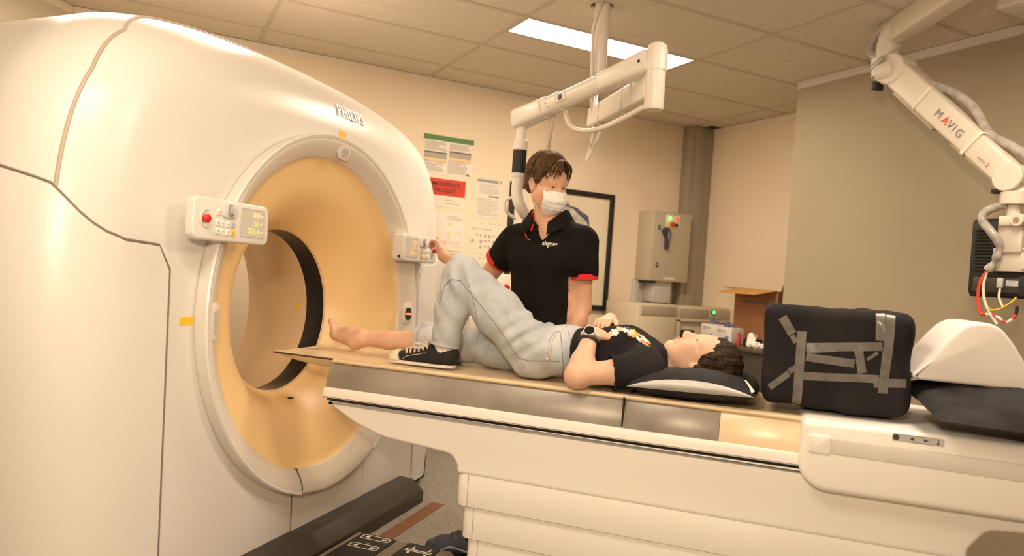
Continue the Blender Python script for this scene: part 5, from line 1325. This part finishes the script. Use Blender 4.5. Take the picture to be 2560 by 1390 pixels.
for i, b_ in enumerate([(1521, 834, 22, 5, -.25, PW_, 0), (1530, 829, 9, 8, 0, PW_, 5), (1518, 832, 6, 4, 0, PP_, 3), (1545, 822, 11, 5, .3, PP_, 3), (1557, 824, 9, 5, .5, PW_, 4), (1570, 830, 12, 5, .6, PW_, 3), (1566, 836, 8, 3.5, .5, PO_, 0), (1580, 826, 10, 4, .6, PW_, 3), (1588, 832, 9, 4, -.9, PY_, 0), (1576, 838, 6, 3.5, .4, PY_, 0), (1598, 836, 10, 4.5, .5, PO_, 0), (1594, 846, 14, 5, .75, PW_, 3), (1610, 846, 11, 6, .6, PW_, 5), (1608, 842, 5, 3, .5, PP_, 0), (1606, 856, 11, 3.5, .6, PO_, 0), (1620, 854, 10, 5, .7, PO_, 0), (1616, 851, 6, 3, .7, PW_, 3)]): blob(*b_[:6], seed=i, lob=b_[6])
# jeans
def legs(S_, e=0.):
    S_.ell((.985, 0, .968), (.128 + e, .168 + e, .096 + e), k=.04); S_.ell((1.07, 0, .968), (.075, .155 + e, .098 + e), k=.04)
    S_.chain([hip_l, hip_l + (kn_l - hip_l) * .5, kn_l], [.098 + e, .089 + e, .071 + e], .04); S_.chain([kn_l, kn_l + (an_l - kn_l) * .45, an_l + A_(.004, 0, .022)], [.069 + e, .066 + e, .054 + e], .02)
    S_.chain([hip_r, hip_r + (kn_r - hip_r) * .5, kn_r, A_(.40, .104, .932)], [.098 + e, .088 + e, .074 + e, .064 + e], .04)
J = SDF(); legs(J); J.cut((1.112, 0, 0), (1, 0, 0)); J.cut((.385, 0, .94), (-1, 0, -.1)) if False else None
def jeandisp(x, y, z):
    fz = .0022 * np.sin(33 * x + 60 * z + 12 * y + 2.5 * np.sin(21 * x))
    kd = np.exp(-((x - .66) ** 2 + (z - 1.21) ** 2) / .008); hd_ = np.exp(-((x - .93) ** 2 + (z - 1.03) ** 2) / .006)
    return fz + .004 * np.sin(18 * x + 25 * z + 9 * y + 2 * np.sin(14 * z)) + .0015 * np.sin(48 * x - 35 * z + 20 * y) + kd * .008 * np.sin(95 * (x - .66) + 30 * (z - 1.2)) + hd_ * .008 * np.sin(70 * (x - .93) - 95 * (z - 1.03))
jm = J.mesh(.006, jeandisp)
trim(jm, (.372, .104, .93), (-1, 0, .0), lambda c: c.y > .0 and c.x < .42)
trim(jm, an_l + A_(0, 0, .018), (-.15, 0, -1), lambda c: c.y < 0 and .50 < c.x < .70 and c.z < 1.0)
jt = bvh(jm); jo = pt.part('jeans', jm, DENIM)
# hems, seams, pockets
def ring(c, n_, r, rr, mt, name, sq=(1, 1)):
    n_ = np.array(n_, float); n_ /= np.linalg.norm(n_); a1 = np.cross(n_, A_(0, 1, 0)); a1 /= np.linalg.norm(a1); a2 = np.cross(n_, a1)
    return pt.part(name, tube([np.array(c) + r * (a1 * sq[0] * math.cos(a) + a2 * sq[1] * math.sin(a)) for a in np.linspace(0, 2 * PI, 37)[:-1]], rr, 8, closed=True, flat=(1, 1)), mt, jo)
ring(an_l + A_(.004, 0, .024), (.15, 0, 1), .0545, .006, DENIM, 'hem'); ring(an_l + A_(.006, 0, .045), (.15, 0, 1), .0575, .0015, STITCH, 'hem_stitch')
# rolled cuff of the far leg, loosely folded
cu = SDF().cap((.372, .104, .936), (.425, .104, .938), .070, .074, .02); cu.cap((.36, .104, .936), (.385, .104, .936), .045, .045, .01, 's')
cu.cap((.395, .09, 1.0), (.43, .10, .995), .018, .02, .02)
cuff = cu.mesh(.005, fold(1, [(30, 40, 35, 0, .004), (60, -30, 50, 1, .002)])); trim(cuff, (.368, 0, 0), (-1, 0, 0), lambda c: True)
pt.part('rolled_cuff', cuff, DENIM, jo); ring((.392, .104, .937), (1, 0, 0), .0745, .0016, STITCH, 'cuff_stitch')
def seam(px, wq, mt, r_, name, off=.0005):
    L_ = []
    for a, b in zip(px, px[1:]):
        for k in range(6): L_.append(ont(a[0] + (b[0] - a[0]) * k / 6, a[1] + (b[1] - a[1]) * k / 6, wq))
    L_.append(ont(*px[-1], wq)); L_ = drape_pts(L_, jt, VIEW, off)
    if len(L_) > 2: pt.part(name, tube(L_, r_, 6), mt, jo)
seam([(1100, 760), (1112, 715), (1130, 700), (1152, 702), (1168, 722), (1200, 760), (1240, 810), (1280, 870), (1293, 890)], -.15, SEAMD, .0016, 'side_seam')
seam([(1293, 892), (1320, 900), (1400, 903)], -.15, SEAMD, .0016, 'yoke_seam')
seam([(1368, 896), (1374, 850), (1388, 832), (1402, 830)], -.15, STITCH, .0016, 'pocket_seam'); seam([(1375, 898), (1381, 852), (1392, 838)], -.15, STITCH, .0013, 'pocket_seam')
seam([(1265, 938), (1276, 934), (1365, 936), (1364, 948)], -.17, STITCH, .0014, 'back_pocket_seam')
seam([(1403, 830), (1405, 870), (1408, 910), (1410, 945)], -.15, SEAMD, .0014, 'fly_seam'); seam([(1424, 826), (1426, 870), (1427, 910), (1424, 944)], -.14, STITCH, .0018, 'waistband_edge')
seam([(1174, 712), (1190, 770), (1196, 820), (1188, 855)], -.12, SEAMD, .0012, 'knee_crease')
for (u, v_) in ((1368, 897), (1418, 818)):
    q = drape_pts([ont(u, v_, -.14)], jt, VIEW, .001)
    if q: pt.part('rivet', lathe([(0, .003), (.006, .002), (.007, 0)], 12, Matrix.Translation(q[0]) @ VIEW.to_track_quat('-Z', 'Y').to_matrix().to_4x4()), mat('brass', (.6, .42, .2), .3, metal=.8, var=.05), jo)
# sock and shoe
pt.part('sock', SDF().chain([an_l + A_(.012, 0, -.03), an_l + A_(.006, 0, .02)], [.044, .043], .01).mesh(.005), SOCK)
so = pt.part('shoe', SDF().chain([A_(.602, -.115, .900), A_(.55, -.115, .905), A_(.47, -.117, .892), A_(.395, -.12, .884)], [.040, .042, .033, .024], .02).cap(an_l + A_(.018, 0, -.015), A_(.59, -.115, .905), .047, .044, .02).cap(an_l + A_(.012, 0, .0), an_l + A_(.006, 0, .05), .040, .046, .01, 's').cut((0, 0, .874), (0, 0, -1)).mesh(.005), CANV, label='black canvas lace-up shoe with white toe cap')
pt.part('sole', prism(fillet([(.352, -.125), (.372, -.153), (.45, -.160), (.60, -.155), (.642, -.135), (.642, -.095), (.60, -.075), (.45, -.072), (.372, -.088), (.352, -.105)], .02, 4), .012, 'z', .8635, bev=.003), RUBW, so)
pt.part('toe_cap', SDF().ell((.398, -.12, .882), (.046, .041, .0345)).cut((0, 0, .872), (0, 0, -1)).cut((.410, 0, .88), (1, 0, .35)).mesh(.004), RUBW, so)
lz = []
for i in range(6):
    x = .432 + .018 * i; z = .9175 + .0036 * i + .0017 * max(0, i - 2) ** 1.6
    lz = smooth_path([(x + .010, -.150, z - .010), (x + .003, -.135, z + .001), (x - .002, -.115, z + .006), (x, -.095, z + .001)], 4)
    pt.part('lace', tube(lz, .0042, 8), LACE, so)
xk, zk = .525, .945
pt.part('lace_bow', tube(smooth_path([(xk, -.14, zk), (xk - .035, -.158, zk + .006), (xk - .048, -.155, zk - .008), (xk - .03, -.150, zk - .014), (xk, -.14, zk)], 6), .0035, 8), LACE, so)
pt.part('lace_bow', tube(smooth_path([(xk, -.14, zk), (xk + .012, -.15, zk + .028), (xk + .0, -.155, zk + .042), (xk - .01, -.15, zk + .025), (xk, -.14, zk)], 6), .0035, 8), LACE, so)
pt.part('shoe_stitch', tube(smooth_path([(.425, -.150, .880), (.45, -.155, .897), (.50, -.152, .909), (.54, -.156, .922)], 5), .0012, 6), LACE, so)
# watch and band on the near wrist
fd_ = (wr_l - el_l) / np.linalg.norm(wr_l - el_l); cw = wr_l - fd_ * .012
wa = ring(cw, fd_, .0305, .008, mat('watch_strap_white', (.74, .69, .62), .5, var=.03), 'watch_strap'); wa.parent = pt.o; wa['label'] = 'white watch strap'
bd = ring(cw - fd_ * .022, fd_, .0325, .0075, mat('wrist_band_black', (.03, .028, .028), .6, var=.1), 'wrist_band'); bd.parent = pt.o
od = (A_(.0, -.95, .42)); od -= (od @ fd_) * fd_; od /= np.linalg.norm(od)
Mw_ = Matrix.Translation(Vector(cw + od * .030)) @ Vector(od).to_track_quat('Z', 'Y').to_matrix().to_4x4()
cs = pt.part('watch_case', lathe([(0, -.004), (.0215, -.004), (.0225, 0), (.0225, .007), (.0205, .010), (0, .010)], 32, Mw_), mat('watch_case_white', (.76, .71, .65), .35, var=.02), wa)
pt.part('watch_face', lathe([(0, .0112), (.0175, .0112), (.0185, .0102)], 32, Mw_), BLACK, wa)

# ---------------------------------------------------------------- the man standing behind the table
mn = Thing('person', 'person in black polo shirt with red cuffs and white face mask, standing behind the table', 'person', (.82, .46, 0), FT)
HM = Head((.795, .440, 1.668), (.80, -.575, -.25), (.03, -.05, 1), 1.0)
lat = A_(.990, -.139, 0); fr = A_(-.139, -.990, 0)                     # to his left, to his front
ch = A_(.825, .455, 0)
P3 = lambda l, f_, z: ch + lat * l + fr * f_ + A_(0, 0, z)
sR, sL = P3(-.172, .0, 1.422), P3(.160, .0, 1.418)
eR, wR = A_(.462, .580, 1.205), A_(.185, .68, 1.318)
eL, wL = A_(.998, .450, 1.125), A_(.960, .355, .925)
hR, hL = P3(-.09, -.0, .93), P3(.09, 0, .93)
kR, aR_ = A_(.70, .36, .49), A_(.655, .205, .095)
kL, aL_ = P3(.10, .03, .49), P3(.10, -.01, .09)
def mtorso(S_, e=0.):
    Mx_ = np.stack([lat, fr, A_(0, 0, 1)], 1)
    for c, r_ in ((P3(0, 0, 1.30), (.175, .112, .155)), (P3(0, .0, 1.13), (.155, .105, .16)), (P3(0, 0, .98), (.162, .108, .12))): S_.ell(c, A_(*r_) + e, Mx_, .05)
    S_.cap(P3(-.125, -.01, 1.410), P3(.115, -.01, 1.408), .064 + e, None, .06); S_.cap(P3(-.06, -.01, 1.455), P3(.06, -.01, 1.455), .052 + e, None, .05)
    for q in (-1, 1): S_.ell(P3(q * .08, .072, 1.33), A_(.075, .04, .06) + e * .5, Mx_, .05)
Bm = SDF(); mtorso(Bm)
Bm.chain([A_(.815, .470, 1.44), A_(.805, .462, 1.52), A_(.795, .452, 1.59)], [.066, .058, .056], .03)
HM.add(Bm)
Bm.chain([sR, sR + (eR - sR) * .4, eR], [.058, .052, .041], .03); Bm.chain([eR, eR + (wR - eR) * .3, wR], [.040, .041, .026], .02)
Bm.chain([sL, sL + (eL - sL) * .4, eL], [.056, .049, .040], .03); Bm.chain([eL, eL + (wL - eL) * .3, wL], [.040, .042, .027], .02)
hand(Bm, wR, (-.40, .10, .90), (.86, -.15, .42), 1, 1.0, curl=(62, 62, 30), spread=.006, thumb=(.55, .9, -.5), tl=1.1, fc={0: (50, 60, 30)})
hand(Bm, wL, (-.2, -.9, -.35), (0, -.3, .9), 1, 1.0, curl=(10, 15, 15))
for h_, k_, a_ in ((hR, kR, aR_), (hL, kL, aL_)):
    Bm.chain([h_, h_ + (k_ - h_) * .5, k_], [.085, .072, .055], .03); Bm.chain([k_, k_ + (a_ - k_) * .3, a_], [.053, .053, .036], .02)
ft = A_(-.93, -.36, 0)
for a_, d_ in ((aR_, ft), (aL_, fr)): Bm.chain([a_, A_(a_[0], a_[1], .06), A_(a_[0], a_[1], .05) + d_ * .14], [.035, .034, .024], .02)
mb = Bm.mesh(.0048); mn.part('body', mb, SKIN2)
HM.eyes(mn, None, (0, -.35)); HM.brows(mn, .0255, mat('brow_brown', (.16, .085, .045), .7, var=.1), .0032)
for q in (-1, 1):
    mn.part('eyelid', SDF().ell(HM.p(q * .031, .0760, .0085), A_(.0132, .0128, .0122), HM.M).cut(HM.p(0, 0, .0085), -HM.M[:, 2]).mesh(.0022), SKIN2)
    mn.part('eyelash', tube(smooth_path([HM.V(q * .018, .0840, .0078), HM.V(q * .031, .0885, .0066), HM.V(q * .044, .0785, .0072)], 4), .0015, 6), BROW)
# mask
v, f = [], []; nu, nv = 24, 20
for j in range(nv + 1):
    t_ = j / nv; z = -.010 - .118 * t_; ym = np.interp(t_, [0, .15, .3, .55, .8, 1], [.1165, .127, .131, .125, .112, .086]); hw = np.interp(t_, [0, .5, 1], [.067, .071, .050])
    for i in range(nu + 1):
        u = -1 + 2 * i / nu; y = ym - .042 * abs(u) ** 2.2 + .0016 * math.sin(t_ * 22) * (1 - u * u) - (.010 * (1 - t_) ** 2 * (u * u > .04) * min(1, abs(u) * 1.6))
        v.append(HM.V(hw * u, y, z + .010 * u * u * (t_ - .35)))
for j in range(nv):
    for i in range(nu): f.append((j * (nu + 1) + i, j * (nu + 1) + i + 1, (j + 1) * (nu + 1) + i + 1, (j + 1) * (nu + 1) + i))
mk = mn.part('face_mask', pydata(v, f), MASKW, label='white pleated surgical mask')
for j in (1, 8, 14): mn.part('mask_pleat', tube([Vector(v[j * (nu + 1) + i]) + Vector(HM.M[:, 1]) * .0008 for i in range(nu + 1)], .0012, 6), MASKW, mk)
for q in (-1, 1):
    c1, c2 = HM.V(q * .067, .055, -.014), HM.V(q * .055, .042, -.110)
    mn.part('ear_loop', tube(smooth_path([c1, HM.V(q * .073, .022, .008), HM.V(q * .081, -.006, .024), HM.V(q * .083, -.028, .004), HM.V(q * .074, -.014, -.032), HM.V(q * .064, .012, -.075), c2], 5), .0018, 6), MASKW, mk)
# hair: cap plus combed locks from a centre parting
H = SDF(); H.ell(HM.p(0, -.020, .056), A_(.085, .106, .098), HM.M); H.ell(HM.p(0, -.075, .0), A_(.070, .05, .065), HM.M, .04)
for q in (-1, 1): H.cap(HM.p(q * .070, .030, .05), HM.p(q * .074, .012, .012), .014, .010, .02)
H.ell(HM.p(0, .098, -.030), A_(.070, .066, .108), HM.M, .012, 's')
for q in (-1, 1): H.ell(HM.p(q * .085, -.005, -.03), A_(.022, .032, .040), HM.M, .01, 's')
H.cut(HM.p(0, -.06, -.055), -HM.M[:, 2])
mn.part('hair', H.mesh(.004), HAIRM)
lk = []; rnd = random.Random(11)
def arc(y, a, k=1.0):
    ry = math.sqrt(max(.02, 1 - ((y + .022) / .112) ** 2)); return (.088 * ry * math.sin(a) * k, y, .055 + .1 * ry * math.cos(a) * k)
for q in (-1, 1):
    for i in range(30):
        y = .050 - .150 * (i / 29) ** .9; a1 = (1.75 if y > .0 else 1.6) + .4 * rnd.random(); pts = []
        for k in range(7):
            a = q * (.02 + a1 * k / 6) - .14; yy = y + .010 * math.sin(k / 6 * 2.2) * (1 if y > -.02 else -.4); pts.append(HM.V(*arc(min(yy, .086), a, 1.0 + .02 * rnd.random())))
        lk.append(tube(smooth_path(pts, 3), [.0100 * (1 - .75 * (j / 18) ** 2) for j in range(19)], 7, flat=(1, .55)))
for x0, x1, z1, y1 in ((.010, .028, .046, .104), (.016, .044, .040, .098), (.022, .056, .050, .088), (.006, .016, .058, .106), (.03, .066, .030, .074), (-.03, -.066, .050, .074), (-.035, -.074, .028, .060), (-.03, -.070, .010, .056), (-.025, -.060, .068, .084)):
    lk.append(tube(smooth_path([HM.V(-.012 + x0 * .2, .058, .128), HM.V(x0 * .9, .080, .118), HM.V((x0 + x1) / 2, .098 if abs(x1) < .06 else .086, .092), HM.V(x1, y1, z1)], 5), [.0085, .009, .0095, .0095, .0095, .009, .0088, .0085, .008, .0075, .0068, .006, .005, .0038, .0025, .0012], 7, flat=(1, .5)))
o = mn.part('hair_locks', join(lk), HAIRM); o['kind'] = 'stuff'
# polo shirt
Pm = SDF(); mtorso(Pm, .014)
cR, cL = sR + (eR - sR) * .50, sL + (eL - sL) * .53
Pm.chain([sR, cR + (eR - sR) * .05], [.076, .068], .03); Pm.chain([sL, cL + (eL - sL) * .05], [.074, .065], .03)
Pm.cap(A_(.812, .466, 1.455), A_(.80, .455, 1.62), .074, .085, .008, 's')
Pm.cap(P3(0, .085, 1.475), P3(-.004, .125, 1.395), .040, .010, .006, 's'); Pm.cap(P3(0, .14, 1.46), P3(-.004, .16, 1.40), .034, .012, .006, 's')
polo = Pm.mesh(.006, fold(1, [(11, 15, 13, 0, .0035), (-17, 12, 21, 1, .003), (26, -16, 9, 2, .0015), (8, 5, 34, .5, .0022)]))
trim(polo, cR, eR - sR, lambda c: c.x < .66); trim(polo, cL, eL - sL, lambda c: c.x > .94 and c.z < 1.32 and (Vector(c) - Vector(P3(0, 0, c.z))).dot(Vector(lat)) > .135)
pb = bvh(polo); pl_o = mn.part('polo_shirt', polo, POLO)
for c_, d_, r_ in ((cR, eR - sR, .0675), (cL, eL - sL, .0660)):
    d_ = d_ / np.linalg.norm(d_); a1 = np.cross(d_, A_(0, 1, .1)); a1 /= np.linalg.norm(a1); a2 = np.cross(d_, a1); v, f = [], []; n = 40
    for k, (q, rr) in enumerate(((-.014, r_ + .003), (-.012, r_ + .006), (.012, r_ + .005), (.014, r_ + .002), (.010, r_ - .004), (-.010, r_ - .003))):
        for i in range(n): a = 2 * PI * i / n; v.append(c_ + d_ * q + rr * (a1 * math.cos(a) + a2 * math.sin(a)))
    for k in range(6):
        for i in range(n): f.append((k * n + i, k * n + (i + 1) % n, ((k + 1) % 6) * n + (i + 1) % n, ((k + 1) % 6) * n + i))
    mn.part('red_cuff', pydata(v, f), REDK, pl_o, label='red knitted sleeve cuff')
# collar: folded band open at the front
def collar(r_in, r_out, z_top, z_low, mt, name, a0=.42, a1=2 * PI - .42, tip=.05, th=.004):
    v, f = [], []; n = 44
    for i in range(n + 1):
        a = a0 + (a1 - a0) * i / n; e_ = min(1, min(a - a0, a1 - a) / 1.0); fd2 = 1 - e_      # 1 at the front ends
        dr_ = lat * math.sin(a) + fr * math.cos(a); c = A_(.812, .464, 0)
        zt = z_top - .065 * fd2 ** 1.3; zl = z_low - tip * fd2 - .025 * fd2
        ri = r_in + .018 * fd2; ro = r_out + .030 * fd2
        for rr, z in ((ri, zt), (ri + .006, zt + .004), (ro, zl + .006), (ro + .001, zl), (ro - .006, zl + .002), (ri + .002, zt - .004)): v.append(c + dr_ * rr * (1.0 if True else 1) + A_(0, 0, z))
    for i in range(n):
        for k in range(6): f.append((i * 6 + k, i * 6 + (k + 1) % 6, (i + 1) * 6 + (k + 1) % 6, (i + 1) * 6 + k))
    f.append(tuple(range(6))); f.append(tuple(n * 6 + k for k in range(6)))
    return mn.part(name, pydata(v, f), mt, pl_o)
collar(.080, .122, 1.556, 1.500, POLO, 'collar', .36, 2 * PI - .36, .040)
collar(.0755, .0775, 1.550, 1.475, REDK, 'collar_lining', .40, 2 * PI - .40, .0)
# placket with red facing, buttons, chest logo
def chest(px, off=.001):
    q = drape_pts([ont(u, v_, .30) for u, v_ in px], pb, VIEW, off); return q
def cpatch(px, mt, name, off, n=8):
    a, b, c, d = [np.array(p_, float) for p_ in px]; vv, ff = [], []
    for i in range(n + 1):
        for j in range(n + 1):
            s_, t_ = i / n, j / n; q = (a * (1 - s_) + b * s_) * (1 - t_) + (d * (1 - s_) + c * s_) * t_; vv.append(tuple(ont(q[0], q[1], .30)))
    for i in range(n):
        for j in range(n): ff.append((i * (n + 1) + j, (i + 1) * (n + 1) + j, (i + 1) * (n + 1) + j + 1, i * (n + 1) + j + 1))
    return mn.part(name, drape(pydata(vv, ff), pb, VIEW, off), mt, pl_o)
cpatch([(1303, 553), (1312, 560), (1320, 592), (1317, 592)], REDK, 'placket_facing', .004)
cpatch([(1310, 592), (1326, 588), (1325, 622), (1311, 622)], POLO, 'placket', .003)
for u, v_ in ((1322, 570), (1323, 596)):
    q = chest([(u, v_)], .005)
    if q: mn.part('button', lathe([(0, .0025), (.004, .003), (.0055, .0015), (.0055, 0)], 14, Matrix.Translation(q[0]) @ VIEW.to_track_quat('-Z', 'Y').to_matrix().to_4x4()), BLACK, pl_o)
lo_ = ont(1376, 607, .30); rx = ont(1392, 608.5, .30) - lo_; ux = ont(1376, 597, .30) - lo_
for s_, sz, dy in (('zlumus', .026, 0), ('imaging', .009, -.015)):
    me = text(s_, sz, .0006, plane_mat(lo_ + ux.normalized() * dy, rx, ux), shear=.12, offset=.0006)
    q = pb.ray_cast(lo_ - VIEW.normalized() * .5, VIEW.normalized())
    if q[0] is not None: me.transform(Matrix.Translation(q[0] - lo_ - VIEW.normalized() * .008))
    mn.part('chest_logo', me, mat('logo_white', (.78, .76, .74), .6, var=.02), pl_o)
# trousers and shoes
Tm = SDF(); Tm.ell(P3(0, 0, .95), (.172, .125, .11), np.stack([lat, fr, A_(0, 0, 1)], 1))
for h_, k_, a_ in ((hR, kR, aR_), (hL, kL, aL_)): Tm.chain([h_, h_ + (k_ - h_) * .5, k_, a_ + A_(0, 0, .02)], [.098, .086, .07, .058], .03)
mn.part('trousers', Tm.mesh(.009, fold(1, [(20, 20, 15, 0, .003)])), mat('dark_trousers', (.016, .016, .02), .85, var=.2))
SHOE = mat('shoe_blue_grey', (.060, .064, .090), .7, var=.35, scale=30, bump=.3, bscale=300); SHG = mat('shoe_trim_grey', (.30, .29, .28), .6, var=.1)
for a_, d_ in ((aR_, ft), (aL_, fr)):
    d_ = d_ / np.linalg.norm(d_); sd_ = np.cross(d_, A_(0, 0, 1)); g0 = A_(a_[0], a_[1], 0)
    so = mn.part('shoe', SDF().chain([g0 + A_(0, 0, .075) - d_ * .03, g0 + d_ * .06 + A_(0, 0, .07), g0 + d_ * .14 + A_(0, 0, .052), g0 + d_ * .185 + A_(0, 0, .045)], [.046, .045, .040, .030], .02).cut((0, 0, .022), (0, 0, -1)).mesh(.006), SHOE, label='blue-grey trainer with black laces')
    sp_ = [g0 + d_ * x + sd_ * y for x, y in ((-.085, -.03), (-.06, -.043), (.06, -.045), (.15, -.045), (.205, -.028), (.218, 0), (.205, .028), (.15, .045), (.06, .045), (-.06, .043), (-.085, .03))]
    mn.part('sole', prism([(p_[0], p_[1]) for p_ in sp_], .026, 'z', .0, bev=.004), BLACKM, so)
    for i in range(4):
        c = g0 + d_ * (.075 + .025 * i) + A_(0, 0, .116 - .011 * i); mn.part('lace', tube(smooth_path([c - sd_ * .03 + A_(0, 0, -.012), c + A_(0, 0, .003), c + sd_ * .03 + A_(0, 0, -.012)], 4), .004, 6), BLACKM, so)
    for q in (-1, 1): mn.part('trim', tube(smooth_path([g0 + d_ * .03 + sd_ * q * .046 + A_(0, 0, .045), g0 + d_ * .10 + sd_ * q * .045 + A_(0, 0, .062), g0 + d_ * .15 + sd_ * q * .040 + A_(0, 0, .045), g0 + d_ * .19 + sd_ * q * .024 + A_(0, 0, .05)], 5), .005, 6), SHG, so)
